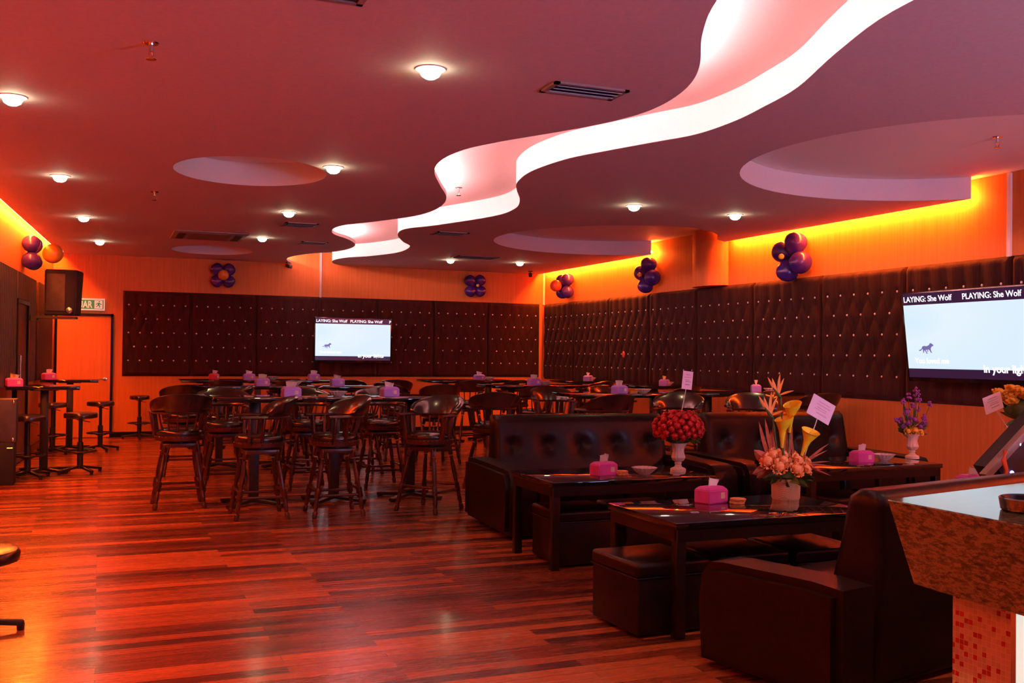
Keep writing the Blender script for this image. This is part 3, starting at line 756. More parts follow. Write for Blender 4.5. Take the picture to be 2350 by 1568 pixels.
# ------------------------------------------------------------------ captain bar chairs
UP = {'seat', 'seat_frame', 'nail_trim', 'arm_rail', 'backrest', 'spindle', 'arm_post', 'front_arm_post'}
def bar_chair_proto():
    t_ = thing('bar_chair', '', 'bar chair')
    # legs
    def legprof(L):
        return [(.020, 0), (.023, .03), (.016, .05), (.022, .10), (.018, .16), (.020, .20)], [(.017, L * .46), (.024, L * .55), (.021, L * .70), (.015, L * .78), (.022, L * .80)]
    for sx in (-1, 1):
        for sy in (-1, 1):
            bm = bmesh.new(); p0 = Vector((sx * .220, sy * .220, 0)); p1 = Vector((sx * .13, sy * .13, .585))
            mt, L_ = align(p0, p1)
            lathe(bm, [(.018, 0), (.022, .02), (.022, .05), (.015, .06), (.022, .10), (.017, .17)], 10, mt)
            q = bmesh.new(); box(q, (0, 0, .215), (.040, .040, .09), .003); box(q, (0, 0, L_ - .035), (.038, .038, .07), .003); q.transform(mt @ Matrix.Rotation(PI / 4 * 0, 4, 'Z'))
            me_ = bpy.data.meshes.new('tmp'); q.to_mesh(me_); q.free(); bm.from_mesh(me_); bpy.data.meshes.remove(me_)
            lathe(bm, [(.016, .26), (.021, .33), (.022, .38), (.018, .46), (.013, .49), (.019, .515)], 10, mt)
            finish('leg', bm, M['darkwood'], t_)
    for a in range(4):
        c, s = round(math.cos(a * PI / 2)), round(math.sin(a * PI / 2))
        f_ = lambda u, z: (u * .197 * (c if False else 1), z)
        p = Matrix.Rotation(a * PI / 2, 4, 'Z')
        bm = bmesh.new(); z = .19 if a % 2 == 0 else .235; e = .220 - .090 * z / .585
        tube(bm, [p @ Vector((-e, e, z)), p @ Vector((-e * .5, e, z)), p @ Vector((0, e, z)), p @ Vector((e * .5, e, z)), p @ Vector((e, e, z))], [.010, .014, .011, .014, .010], 8)
        finish('stretcher', bm, M['darkwood'], t_)
    bm = bmesh.new(); box2(bm, (-.15, -.15, .56), (.15, .15, .60), bev=.004); finish('leg_frame', bm, M['darkwood'], t_)
    bm = bmesh.new(); lathe(bm, [(.09, .60), (.09, .615)], 16); finish('swivel_plate', bm, M['blackmetal'], t_)
    # swivelling upper part, front = -Y
    bm = bmesh.new(); lathe(bm, [(.19, .615), (.218, .625), (.222, .665), (.205, .672)], 28); finish('seat_frame', bm, M['darkwood'], t_)
    bm = bmesh.new(); lathe(bm, [(.208, .668), (.215, .69), (.205, .715), (.16, .732), (.08, .738), (.01, .738)], 28); finish('seat', bm, M['vinyl'], t_, smooth=50)
    bm = bmesh.new()
    for k in range(36):
        a = 2 * PI * k / 36; sphere(bm, (.220 * math.cos(a), .220 * math.sin(a), .66), .005, 1)
    finish('nail_trim', bm, M['brass'], t_)
    def path(a):   # a from -1..1 along horseshoe
        if abs(a) > .62:
            s = 1 if a > 0 else -1; u = (abs(a) - .62) / .38; return Vector((s * (.230 + .01 * u), .03 - .21 * u, 0))
        th_ = a / .62 * PI / 2; return Vector((.230 * math.sin(th_), .03 + .200 * math.cos(th_), 0))
    N = 32; bm = bmesh.new(); tube(bm, [path(-1 + 2 * k / N) + Vector((0, 0, .885)) for k in range(N + 1)], .028, 8, sy=.55); finish('arm_rail', bm, M['darkwood'], t_, smooth=50)
    bm = bmesh.new(); rows = []
    N = 26
    for k in range(N + 1):
        a = -.60 + 1.20 * k / N; p = path(a); hgt = .03 + .145 * max(0, math.cos(a / .60 * PI / 2)) ** .6
        nrm = Vector((p.x, p.y + .02, 0)).normalized(); row = []
        for (u, w_) in ((-.030, 0), (-.034, .35), (-.026, .8), (-.005, 1.0), (.022, .95), (.03, .5), (.024, 0)):
            row.append(bm.verts.new(p + nrm * (u + .085 * w_ * hgt / .17) + Vector((0, 0, .893 + hgt * w_))))
        rows.append(row)
    for k in range(N):
        for i in range(6): bm.faces.new((rows[k][i], rows[k][i + 1], rows[k + 1][i + 1], rows[k + 1][i]))
        bm.faces.new((rows[k][6], rows[k][0], rows[k + 1][0], rows[k + 1][6]))
    bm.faces.new(rows[0]); bm.faces.new(rows[-1][::-1]); bmesh.ops.recalc_face_normals(bm, faces=bm.faces)
    finish('backrest', bm, M['vinyl'], t_, smooth=60)
    for a in (-.42, -.25, -.085, .085, .25, .42):
        p = path(a); q = p * .80; bm = bmesh.new()
        tube(bm, [(q.x, q.y, .66), (q.x * .98 + p.x * .02, q.y, .72), ((p.x + q.x) / 2, (p.y + q.y) / 2, .79), (p.x, p.y, .885)], [.008, .012, .008, .009], 8); finish('spindle', bm, M['darkwood'], t_)
    for s in (-1, 1):
        for a, y0_, nm in ((.66, -.01, 'arm_post'), (.88, -.11, 'front_arm_post')):
            p = path(s * a); bm = bmesh.new()
            mt, L_ = align((s * .195, y0_, .64), (p.x, p.y, .885)); box(bm, (0, 0, L_ / 2), (.022, .05, L_), .004); bm.transform(mt); finish(nm, bm, M['darkwood'], t_)
    return t_
CH = [ # x, y, base rot, facing dir (deg, 0 = toward camera -Y, 90 = +X, 180 = +Y, 270 = -X), label
 (.70, 9.92, 0, 184, 'leftmost in front, back turned to the camera'),
 (1.32, 9.08, 0, 268, 'second from the left in the front row, facing left'),
 (1.98, 9.02, 0, 284, 'third from the left in the front row, facing left'),
 (2.86, 8.95, 38, 308, 'right end of the front row, turned partly to the camera'),
 (3.93, 10.1, 10, 170, 'beside the left arm of the five tuft sofa'),
 (.92, 12.5, 0, 182, 'directly behind the leftmost front chair'),
 (1.22, 10.95, 0, 0, 'far side of the nearest row, left'),
 (2.08, 10.85, 0, 0, 'far side of the nearest row, middle'),
 (2.88, 10.78, 0, 0, 'far side of the nearest row, right'),
 (1.35, 12.0, 0, 270, 'near side of the second row, left'),
 (2.16, 12.05, 0, 265, 'near side of the second row, middle'),
 (2.95, 12.0, 0, 275, 'near side of the second row, right'),
 (4.18, 12.75, 12, 175, 'in the aisle between the middle rows'),
 (3.80, 13.4, 0, 120, 'at the right end of the second row'),
 (1.6, 14.6, 0, 180, 'before the far left row, left'),
 (2.5, 14.6, 0, 180, 'before the far left row, middle'),
 (3.45, 14.9, 0, 170, 'before the far left row, right, under the screen'),
 (4.2, 15.0, 0, 170, 'in the far aisle before the orange wall strip'),
 (4.93, 9.42, 0, 186, 'behind the five tuft sofa, left'),
 (5.82, 9.42, 0, 320, 'behind the five tuft sofa, right'),
 (6.55, 9.08, 0, 325, 'behind the red flower urn'),
 (6.98, 9.70, 0, 270, 'seen sideways against the orange wall'),
 (7.66, 9.45, 0, 180, 'by the right wall behind the sofa'),
 (5.25, 11.4, 0, 350, 'far side of the right near pair, left'),
 (6.05, 11.35, 0, 10, 'far side of the right near pair, right'),
 (5.42, 12.35, 0, 180, 'near side of the right middle pair, left'),
 (6.25, 12.35, 0, 190, 'near side of the right middle pair, right'),
 (5.4, 14.95, 0, 180, 'near side of the right far pair, left'),
 (6.2, 14.95, 0, 180, 'near side of the right far pair, right'),
 (7.35, 11.9, 0, 200, 'by the high table under the curved pier'),
 (7.3, 14.3, 0, 200, 'by the far high table at the right wall')]
ch0 = bar_chair_proto()
def set_chair(c, brz, face):
    c.rotation_euler = (0, 0, R(brz))
    for ch in c.children:
        if ch.name.split('.')[0] in UP: ch.rotation_euler = (0, 0, R(face - brz))
roots = []
for i, (x, y, b_, f_, lab) in enumerate(CH):
    roots.append((ch0, b_, f_) if i == 0 else (dup(ch0, (x, y, 0)), b_, f_))
    roots[-1][0].location = (x, y, 0)
    roots[-1][0]['label'] = ('dark wood captain bar chair, ' + lab)
    roots[-1][0]['group'] = 'captain bar chairs'
for c, b_, f_ in roots: set_chair(c, b_, f_)

# ------------------------------------------------------------------ swivel stools at left
def stool(label, loc, rz=0, sh=.72, sr=.19, ring=True):
    t_ = thing('bar_stool', label, 'bar stool', loc, rz, 'black swivel stools')
    bm = bmesh.new(); lathe(bm, [(sr * .75, sh - .075), (sr * .98, sh - .065), (sr, sh - .03), (sr * .95, sh - .008), (sr * .7, sh), (.01, sh + .003)], 26); finish('seat', bm, M['vinyl'], t_, smooth=45)
    bm = bmesh.new(); lathe(bm, [(.035, .05), (.035, sh * .5), (.022, sh * .52), (.022, sh - .1), (.08, sh - .075)], 14); finish('column', bm, M['blackmetal'], t_)
    if ring:
        bm = bmesh.new(); zc = .26; tube(bm, [(.18 * math.cos(a), .18 * math.sin(a), zc) for a in [2 * PI * k / 28 for k in range(28)]], .010, 8, closed=True)
        for k in range(3):
            a = 2 * PI * k / 3; tube(bm, [(.03 * math.cos(a), .03 * math.sin(a), zc - .04), (.18 * math.cos(a), .18 * math.sin(a), zc)], .007, 6)
        finish('foot_ring', bm, M['blackmetal'], t_)
    for k in range(4):
        a = k * PI / 2; c, s = math.cos(a), math.sin(a)
        bm = bmesh.new(); mt, L_ = align((.02 * c, .02 * s, .075), (.27 * c, .27 * s, .035)); box(bm, (0, 0, L_ / 2), (.038, .028, L_), .005); bm.transform(mt)
        lathe(bm, [(.018, 0), (.02, .035)], 10, Matrix.Translation((.255 * c, .255 * s, 0)))
        finish('base_foot', bm, M['blackmetal'], t_)
    bm = bmesh.new(); tube(bm, [(.02, 0, sh - .10), (.10, -.03, sh - .12)], .006, 6); finish('lever', bm, M['chrome'], t_)
stool('black swivel stool right of the nearer left wall table', (-.20, 12.95, 0), R(30))
stool('black swivel stool in front of the nearer left wall table post', (-.74, 12.58, 0), R(35))
stool('black swivel stool before the orange door', (.02, 15.75, 0), R(20))
stool('black swivel stool at the left side of the farther left wall table', (-.60, 15.45, 0), R(45))
stool('black swivel stool standing alone against the back wall right of the door', (.62, 17.75, 0), R(0), sr=.16)
stool('black swivel stool against the back wall, half behind the leftmost chair', (1.16, 17.7, 0), R(40), sr=.16)
stool('low black swivel seat cut by the left frame edge', (-.61, 5.74, 0), R(10), sh=.44, sr=.25, ring=False)

# equipment at left edge
t_ = thing('subwoofer_cabinet', 'black speaker cabinet on the floor at the left frame edge', 'speaker cabinet', (-1.0, 12.1, 0))
BX('cabinet', (-.08, -.15, 0), (.165, .15, .46), M['speaker'], t_, bev=.008)
bm = bmesh.new(); tube(bm, [(.10, -.15, .40), (.10, -.17, .40), (.15, -.17, .40), (.15, -.15, .40)], .006, 6); finish('handle', bm, M['chrome'], t_)
t_ = thing('mixer_cabinet', 'dark grey cabinet with chrome catches stacked on the black speaker cabinet', 'cabinet', (-1.0, 12.1, .46))
BX('cabinet', (-.08, -.145, 0), (.18, .145, .46), M['grey'], t_, bev=.006)
for z in (.03, .43):
    bm = bmesh.new(); sphere(bm, (.15, -.145, z), .016, 2, (1, .6, 1.6)); finish('catch', bm, M['chrome'], t_)

# ------------------------------------------------------------------ table top items
def tissue_proto(m_, w=.20, d_=.115, h_=.095, seed=0):
    rnd = random.Random(seed)
    t_ = thing('tissue_box', '', 'tissue box')
    bm = bmesh.new(); pr_ = [(w / 2, d_ / 2, 0), (w / 2, d_ / 2, h_ * .80), (w / 2 - .02, d_ / 2 - .02, h_)]
    rings = []
    for a, b_, z in pr_: rings.append([bm.verts.new((sx * a, sy * b_, z)) for sx, sy in ((-1, -1), (1, -1), (1, 1), (-1, 1))])
    for i in range(2):
        for k in range(4): bm.faces.new((rings[i][k], rings[i][(k + 1) % 4], rings[i + 1][(k + 1) % 4], rings[i + 1][k]))
    bm.faces.new(rings[0][::-1]); bm.faces.new(rings[2])
    bmesh.ops.bevel(bm, geom=list(bm.edges), offset=.004, segments=2, affect='EDGES'); finish('box', bm, m_, t_)
    bm = bmesh.new(); N, K = 12, 6; g = []
    for j in range(K + 1):
        v_ = j / K; row = []
        for i in range(N + 1):
            u = i / N - .5
            row.append(bm.verts.new((u * (.085 + .025 * v_) + .008 * v_, .026 * math.sin(u * 5 + seed) * (.4 + .6 * v_) + rnd.uniform(-.002, .002), h_ - .003 + v_ * (.050 + .010 * math.cos(u * 3 + seed * 1.7)))))
        g.append(row)
    for j in range(K):
        for i in range(N): bm.faces.new((g[j][i], g[j][i + 1], g[j + 1][i + 1], g[j + 1][i]))
    ex = bmesh.ops.solidify(bm, geom=list(bm.faces), thickness=.003); finish('tissue', bm, M['tissue'], t_, smooth=60)
    bm = bmesh.new(); box(bm, (w * .22, -d_ / 2 - .0006, h_ * .45), (.035, .001, .035)); finish('sticker', bm, M['sticker'], t_)
    return t_
kinds = {}
TB = [ # x,y,z,rz,kind,label
 (3.36, 6.42, .60, 12, 'pink', 'magenta tissue box on the low table with the red flower urn'),
 (3.34, 5.02, .60, 16, 'pink', 'magenta tissue box on the nearest low table beside the coasters'),
 (5.86, 6.60, .60, 0, 'pink', 'magenta tissue box on the low table with the purple flower urn'),
 (5.36, 5.0, .60, 0, 'pink', 'magenta tissue box half hidden by the tilted console'),
 (1.70, 9.70, 1.03, 8, 'purple', 'purple tissue box with tall peaked tissue on the nearest high row, left'),
 (2.67, 9.70, 1.03, 10, 'purple', 'purple tissue box with white sticker on the nearest high row, right'),
 (1.91, 12.98, 1.03, 5, 'purple', 'purple tissue box on the second high row, left'),
 (2.87, 12.98, 1.03, 5, 'purple', 'purple tissue box on the second high row, right of the ashtray'),
 (1.62, 15.95, 1.03, 40, 'red', 'small red tissue box at the far left, before the back wall panels'),
 (2.13, 15.85, 1.03, 5, 'purple', 'pale purple tissue box on the far row, second from the left'),
 (3.13, 15.85, 1.03, 5, 'purple', 'purple tissue box on the far row just below the far screen'),
 (5.92, 15.85, 1.03, 5, 'purple', 'violet tissue box on the far right pair beside a glass ashtray'),
 (5.77, 13.2, 1.03, 8, 'purple', 'violet tissue box on the right middle pair'),
 (7.72, 15.35, 1.03, 40, 'purple', 'tiny violet tissue box by the right wall near the corner'),
 (5.50, 10.14, 1.03, 22, 'purple', 'large blue violet tissue box on the high table behind the five tuft sofa'),
 (7.72, 12.85, 1.03, 40, 'purple', 'violet tissue box by the right wall left of the pink card'),
 (7.55, 10.38, 1.03, 60, 'purple', 'violet tissue box with upright tissue above the lily arrangement'),
 (-.92, 12.95, 1.03, 20, 'pink', 'magenta tissue box on the nearer left wall table'),
 (-.68, 15.95, 1.03, 30, 'pink', 'magenta tissue box on the farther left wall table')]
for i, (x, y, z, rz, k, lab) in enumerate(TB):
    key = k + str(i % 2)
    if key not in kinds:
        t_ = tissue_proto({'pink': M['pinkbox'], 'purple': M['purple'], 'red': M['redbox']}[k], w=.17 if k != 'red' else .12, seed=i); kinds[key] = t_
        t_.location = (x, y, z); t_.rotation_euler = (0, 0, R(rz)); t_['label'] = lab; t_['group'] = 'tissue boxes on the tables'
    else: dup(kinds[key], (x, y, z), R(rz), lab)

# cut glass ashtrays (single moulded piece)
def ashtray_mesh():
    bm = bmesh.new(); S = 32
    prof = [(.040, .0), (.045, .004), (.060, .020), (.082, .042), (.092, .050), (.086, .052), (.070, .040), (.050, .022), (.030, .016), (.002, .015)]
    lathe(bm, prof, S, flute=lambda a, z: 1 + (.06 * math.cos(16 * a) if z > .015 else 0))
    return finish('glass_ashtray', bm, M['glass'], smooth=20)
AT = [(3.66, 6.36, .60, 'cut glass ashtray bowl on the red flower table'), (6.15, 6.66, .60, 'cut glass ashtray beside the purple flower urn'), (2.16, 9.74, 1.03, 'cut glass ashtray at the middle of the nearest high row'),
      (2.33, 13.05, 1.03, 'red lit glass ashtray on the second high row'), (2.50, 15.9, 1.03, 'red lit glass ashtray on the far row, left of the far screen'), (6.12, 15.88, 1.03, 'cut glass ashtray on the far right pair'),
      (5.95, 13.22, 1.03, 'cut glass ashtray on the right middle pair'), (7.84, 15.5, 1.03, 'glass ashtray by the right wall near the corner'), (5.80, 10.12, 1.03, 'wide cut glass ashtray on the high table behind the five tuft sofa'),
      (7.89, 13.03, 1.03, 'red lit glass ashtray beneath the curved pier'), (7.66, 10.22, 1.03, 'red lit glass ashtray above the lily arrangement')]
a0 = ashtray_mesh()
for i, (x, y, z, lab) in enumerate(AT):
    o = a0 if i == 0 else a0.copy()
    if i: COL.objects.link(o)
    o.location = (x, y, z); tag(o, lab, 'ashtray', 'cut glass ashtrays')
# coasters
bm = bmesh.new(); lathe(bm, [(.045, 0), (.047, .003), (.047, .008), (.045, .010)], 8); c0 = finish('coaster', bm, M['coaster'], smooth=30); first = True
CS = [(3.49, 6.38, .60, 3, 'beside the magenta box on the red flower table'), (3.46, 4.93, .60, 3, 'on the nearest low table'), (1.83, 9.60, 1.03, 1, 'left of the nearest high row ashtray'), (2.00, 9.66, 1.03, 2, 'left of the glass ashtray on the nearest high row'),
      (2.36, 9.66, 1.03, 2, 'right of the glass ashtray on the nearest high row'), (1.30, 9.66, 1.03, 1, 'at the left end of the nearest high row'), (5.60, 13.22, 1.03, 2, 'left of the violet box on the right middle pair'), (5.67, 10.12, 1.03, 2, 'between the blue violet box and the ashtray'),
      (7.52, 10.10, 1.03, 2, 'beneath the upright tissue box at the right wall'), (2.62, 12.98, 1.03, 2, 'on the second high row'), (2.95, 15.8, 1.03, 1, 'on the far row below the screen')]
for x, y, z, n_, lab in CS:
    nm = {1: ['single'], 2: ['lower', 'upper'], 3: ['bottom', 'middle', 'top']}[n_]
    for k in range(n_):
        o = c0 if first else c0.copy()
        if not first: COL.objects.link(o)
        first = False
        o.location = (x + random.uniform(-.004, .004), y + random.uniform(-.004, .004), z + k * .0101); o.rotation_euler = (0, 0, random.random())
        tag(o, f'{nm[k]} orange brown coaster {lab}', 'coaster', 'orange brown coasters')

# ------------------------------------------------------------------ flowers
def urn(t_, s=1.):
    bm = bmesh.new()
    prof = [(.058, 0), (.058, .018), (.050, .026), (.030, .034), (.022, .052), (.028, .062), (.022, .070), (.042, .085), (.052, .105), (.046, .125), (.040, .150), (.046, .185), (.062, .205), (.066, .212), (.056, .214), (.036, .18), (.002, .17)]
    lathe(bm, [(a * s, z * s) for a, z in prof], 32, flute=lambda a, z: 1 + (.05 * math.cos(12 * a) if .07 * s < z < .19 * s else 0)); return finish('urn', bm, M['urn'], t_, smooth=40)

def petal_patch(bm, mt, w, l_, curl, n_=4, th=.0012):
    g = []
    for j in range(n_ + 1):
        v_ = j / n_; row = []
        for i in range(n_ + 1):
            u = i / n_ - .5; ww = w * math.sin(PI * (.12 + .80 * v_)) ** .7
            row.append(bm.verts.new(mt @ Vector((u * ww, -curl * v_ * v_ * l_ + abs(u) ** 2 * w * .9 * -1, v_ * l_))))
        g.append(row)
    for j in range(n_):
        for i in range(n_): bm.faces.new((g[j][i], g[j][i + 1], g[j + 1][i + 1], g[j + 1][i]))

def rose_mesh(name, r_, m_, layers=3, seed=0):
    rnd = random.Random(seed); bm = bmesh.new()
    sphere(bm, (0, 0, r_ * .05), r_ * .82, 2, (1, 1, .85))
    for L_ in range(layers):
        n_ = 5 + L_; rr_ = r_ * (.38 + .28 * L_)
        for k in range(n_):
            a = 2 * PI * (k + .5 * L_) / n_ + rnd.uniform(-.1, .1)
            mt = Matrix.Rotation(a, 4, 'Z') @ Matrix.Translation((0, -rr_ * .82, -r_ * (.45 - .02 * L_))) @ Matrix.Rotation(R(-4 + 14 * L_), 4, 'X')
            petal_patch(bm, mt, r_ * (.80 + .14 * L_), r_ * (1.12 - .17 * L_), .10 * L_)
    return finish(name, bm, m_, smooth=70)

def leaf_bm(bm, base, tip, w, bend=.1, n_=6):
    base, tip = Vector(base), Vector(tip); d = tip - base; side = d.cross(Vector((0, 1, .3))).normalized(); nrm = side.cross(d).normalized()
    L_, R_, C_ = [], [], []
    for i in range(n_ + 1):
        t_ = i / n_; c = base + d * t_ + nrm * bend * d.length * math.sin(PI * t_) ; ww = w * math.sin(PI * min(1, .06 + .94 * t_)) ** .8
        L_.append(bm.verts.new(c - side * ww)); R_.append(bm.verts.new(c + side * ww)); C_.append(bm.verts.new(c - nrm * ww * .35))
    for i in range(n_):
        bm.faces.new((L_[i], C_[i], C_[i + 1], L_[i + 1])); bm.faces.new((C_[i], R_[i], R_[i + 1], C_[i + 1]))

def card(t_, centre, w, h_, rot, stick_to, lean=0):
    """card plus stick; plane faces local -Y, rot = roll in its plane"""
    mt = Matrix.Translation(centre) @ Matrix.Rotation(lean, 4, 'Z') @ Matrix.Rotation(rot, 4, 'Y')
    bm = bmesh.new(); box(bm, (0, 0, 0), (w, .002, h_)); o = finish('message_card', bm, M['card'], t_); o.matrix_local = mt; o['label'] = 'pink message card'
    bm = bmesh.new(); rnd = random.Random(int(w * 1e4))
    for k, (zz, ln, tk) in enumerate(((.30, .5, .004), (.16, .6, .003), (.02, .42, .003), (-.08, .5, .005), (-.24, .45, .006))):
        x0 = -ln / 2 * w + rnd.uniform(-.05, .08) * w; nseg = 14
        pts = [(x0 + ln * w * i / nseg, -.0018, zz * h_ + tk * (1 if i % 2 else -1) * .7) for i in range(nseg + 1)]
        tube(bm, pts, .0007, 4)
    q = finish('handwriting', bm, M['ink'], o)
    bm = bmesh.new(); tube(bm, [mt @ Vector((0, .003, -h_ * .3)), Vector(stick_to)], .0028, 6); finish('card_stick', bm, M['stick'], t_)
# 1 red carnations in an urn
t_ = thing('flower_arrangement', 'stone urn packed with red flowers and a pink card on the low table', 'flower arrangement', (4.0, 6.45, .60))
urn(t_)
fl = rose_mesh('blossom', .030, M['redpetal'], 2, 3); fl.parent = t_
spots = []; G = PI * (3 - 5 ** .5)
for i in range(85):
    ph = math.acos(1 - 1.45 * (i + .5) / 85); th_ = G * i
    spots.append((ph, th_))
for i, (ph, th_) in enumerate(spots):
    o = fl if i == 0 else fl.copy()
    if i: COL.objects.link(o); o.parent = t_
    rr_ = random.uniform(.93, 1.06); dvec = Vector((math.sin(ph) * math.cos(th_), math.sin(ph) * math.sin(th_), math.cos(ph)))
    o.location = Vector((dvec.x * .185 * rr_, dvec.y * .165 * rr_, .315 + dvec.z * .125 * rr_)); o.rotation_euler = dvec.to_track_quat('Z', 'Y').to_euler()
bm = bmesh.new()
for k in range(70):
    ph = random.uniform(.2, 2.2); th_ = random.uniform(0, 2 * PI); dvec = Vector((math.sin(ph) * math.cos(th_), math.sin(ph) * math.sin(th_), math.cos(ph) * .7))
    c = Vector((0, 0, .30)); leaf_bm(bm, c + dvec * .10, c + dvec * random.uniform(.19, .215), .012)
sphere(bm, (0, 0, .30), .125, 3, (1.15, 1.1, .78))
finish('foliage', bm, M['leaf'], t_)
card(t_, (.055, -.03, .68), .088, .135, R(6), (.02, 0, .42), 0)
# 2 basket arrangement
t_ = thing('flower_arrangement', 'woven basket of peach roses and yellow callas on the nearest low table', 'flower arrangement', (3.86, 5.0, .60))
bm = bmesh.new(); lathe(bm, [(.080, 0), (.084, .01), (.086, .08), (.083, .125), (.076, .125), (.074, .03), (.002, .03)], 32); finish('basket', bm, M['basket'], t_)
bm = bmesh.new(); sphere(bm, (0, 0, .135), .085, 2, (1, 1, .5))
for k in range(18):
    a = 2 * PI * k / 18; leaf_bm(bm, (.05 * math.cos(a), .05 * math.sin(a), .13), (.17 * math.cos(a), .17 * math.sin(a), .12 + random.uniform(-.03, .05)), .022)
finish('foliage', bm, M['leaf'], t_)
rs = rose_mesh('rose', .038, M['peach'], 3, 5); rs.parent = t_; first = True
for (x, y, z) in [(-.155, -.03, .235), (-.10, -.07, .205), (-.095, .0, .27), (-.035, -.02, .235), (.0, .03, .265), (.015, -.085, .185), (.06, -.04, .235), (.105, -.06, .18), (.155, .0, .215), (-.045, .07, .27), (.09, .05, .26)]:
    o = rs if first else rs.copy()
    if not first: COL.objects.link(o); o.parent = t_
    first = False; dvec = Vector((x, y - .06, .09)).normalized(); o.location = (x, y, z); o.rotation_euler = dvec.to_track_quat('Z', 'Y').to_euler()
def calla(base, mouth, r_):
    mt, L_ = align(base, mouth); bm = bmesh.new(); S = 24; rings = []
    for v_ in [0, .15, .3, .45, .6, .72, .82, .9, .96, 1]:
        ring = []
        for k in range(S):
            a = 2 * PI * k / S; fl_ = r_ * (.16 + .50 * v_ ** 1.3 + (.40 * max(0, v_ - .6) / .4) * (1 + .35 * math.cos(a)))
            zz = L_ * v_ + (.30 * r_ * math.cos(a) if v_ > .9 else 0) * (v_ - .85) / .15
            ring.append(bm.verts.new(mt @ Vector((fl_ * math.cos(a), fl_ * math.sin(a), zz))))
        rings.append(ring)
    for i in range(len(rings) - 1):
        for k in range(S): bm.faces.new((rings[i][k], rings[i][(k + 1) % S], rings[i + 1][(k + 1) % S], rings[i + 1][k]))
    o = finish('calla_lily', bm, M['callas'], t_, smooth=70)
    bm = bmesh.new(); p = Vector(base); tube(bm, [p, p * .6 + Vector((0, 0, .04)), (0, 0, .12)], .005, 6); finish('stem', bm, M['leaf'], o)
    bm = bmesh.new(); m2 = mt; lathe(bm, [(.006, L_ * .5), (.008, L_ * .7), (.003, L_ * .98)], 8, m2); finish('spadix', bm, M['yellowpetal'], o)
calla((.04, .02, .40), (.012, -.03, .575), .052)
calla((-.03, 0, .31), (-.05, -.03, .49), .054)
calla((.10, -.02, .26), (.145, -.05, .41), .054)
def bird(c, s, flip=1):
    c = Vector(c); bm = bmesh.new()
    for (dx, dz, w) in ((-.62, .85, .085), (-.30, .80, .09), (.02, 1.0, .10), (.35, .80, .09), (.85, .22, .07)):
        leaf_bm(bm, c, c + Vector((dx * s * flip, random.uniform(-.1, .1) * s, dz * s)), w * s * .8, .05)
    o = finish('bird_of_paradise', bm, M['orangepetal'], t_, smooth=60)
    bm = bmesh.new(); tube(bm, [c + Vector((-.3 * s * flip, 0, .35 * s)), c, c + Vector((.12 * s * flip, 0, -.12 * s)), Vector((c.x * .6, 0, .30)), Vector((0, 0, .12))], [.003, .012, .007, .005, .005], 8); finish('stem', bm, M['leaf'], o)
bird((-.035, .03, .625), .135); bird((-.115, 0, .505), .145)
for (x0, x1, z1) in ((-.09, -.165, .47), (-.06, -.14, .49), (-.05, -.065, .46), (.02, .035, .47), (.05, .075, .44), (.08, .05, .42), (-.07, -.095, .42), (-.01, .01, .40)):
    bm = bmesh.new(); leaf_bm(bm, (x0, .02, .20), (x1, .03 + random.uniform(-.02, .02), z1), .014, .03); finish('spear_leaf', bm, M['rustleaf'], t_)
for (x1, z1, w) in ((.30, .33, .008), (.29, .29, .008), (.31, .22, .007), (.33, .19, .007), (.26, .30, .008), (.24, .17, .009), (.32, .13, .007)):
    bm = bmesh.new(); leaf_bm(bm, (.12, 0, .20), (x1, -.03, z1), w, .04); finish('palm_frond', bm, M['rustleaf'], t_)
for (x1, z1) in ((-.22, .30), (-.23, .155), (-.20, .13)):
    bm = bmesh.new(); leaf_bm(bm, (-.10, 0, .20), (x1, .02, z1), .035, .05); finish('broad_leaf', bm, M['rustleaf'], t_)
card(t_, (.245, -.02, .54), .185, .130, R(26), (.14, 0, .26), 0)
# 3 purple flowers in an urn
t_ = thing('flower_arrangement', 'stone urn with tall purple flowers and low yellow blooms by the right wall', 'flower arrangement', (6.50, 6.70, .60))
urn(t_, 1.0)
heads = []
for (x, z) in [(-.16, .50), (-.03, .60), (.10, .57), (.04, .50), (-.12, .40), (-.05, .46), (.12, .42), (.0, .42), (-.15, .33), (.10, .36), (.16, .47), (-.08, .54), (.14, .31), (-.01, .53)]:
    heads.append((x, random.uniform(-.08, .08), z))
for i, p in enumerate(heads):
    bm = bmesh.new(); tube(bm, [(0, 0, .16), (p[0] * .5, p[1] * .5, p[2] * .6), p], .0028, 5); st = finish('stem', bm, M['leaf'], t_)
    bm = bmesh.new()
    for k in range(9): sphere(bm, (p[0] + random.uniform(-.018, .018), p[1] + random.uniform(-.018, .018), p[2] + random.uniform(-.02, .02)), .011, 1)
    finish('purple_flower_head', bm, M['purplepetal'], st, smooth=0)
yr = rose_mesh('yellow_bloom', .030, M['yellowpetal'], 3, 8); yr.parent = t_
for i, (x, y, z) in enumerate([(-.02, -.06, .25), (.045, -.05, .235), (.0, .0, .27), (-.06, -.02, .24), (.06, .02, .26)]):
    o = yr if i == 0 else yr.copy()
    if i: COL.objects.link(o); o.parent = t_
    o.location = (x, y, z); o.rotation_euler = Vector((x, y - .05, .06)).to_track_quat('Z', 'Y').to_euler()
pr_ = rose_mesh('pink_bloom', .024, M['purplepetal'], 2, 9); pr_.parent = t_
for i in range(12):
    o = pr_ if i == 0 else pr_.copy()
    if i: COL.objects.link(o); o.parent = t_
    a = 2 * PI * i / 12; o.location = (.10 * math.cos(a), .09 * math.sin(a), .28 + .03 * (i % 3)); o.rotation_euler = Vector((math.cos(a), math.sin(a), 1)).to_track_quat('Z', 'Y').to_euler()
bm = bmesh.new()
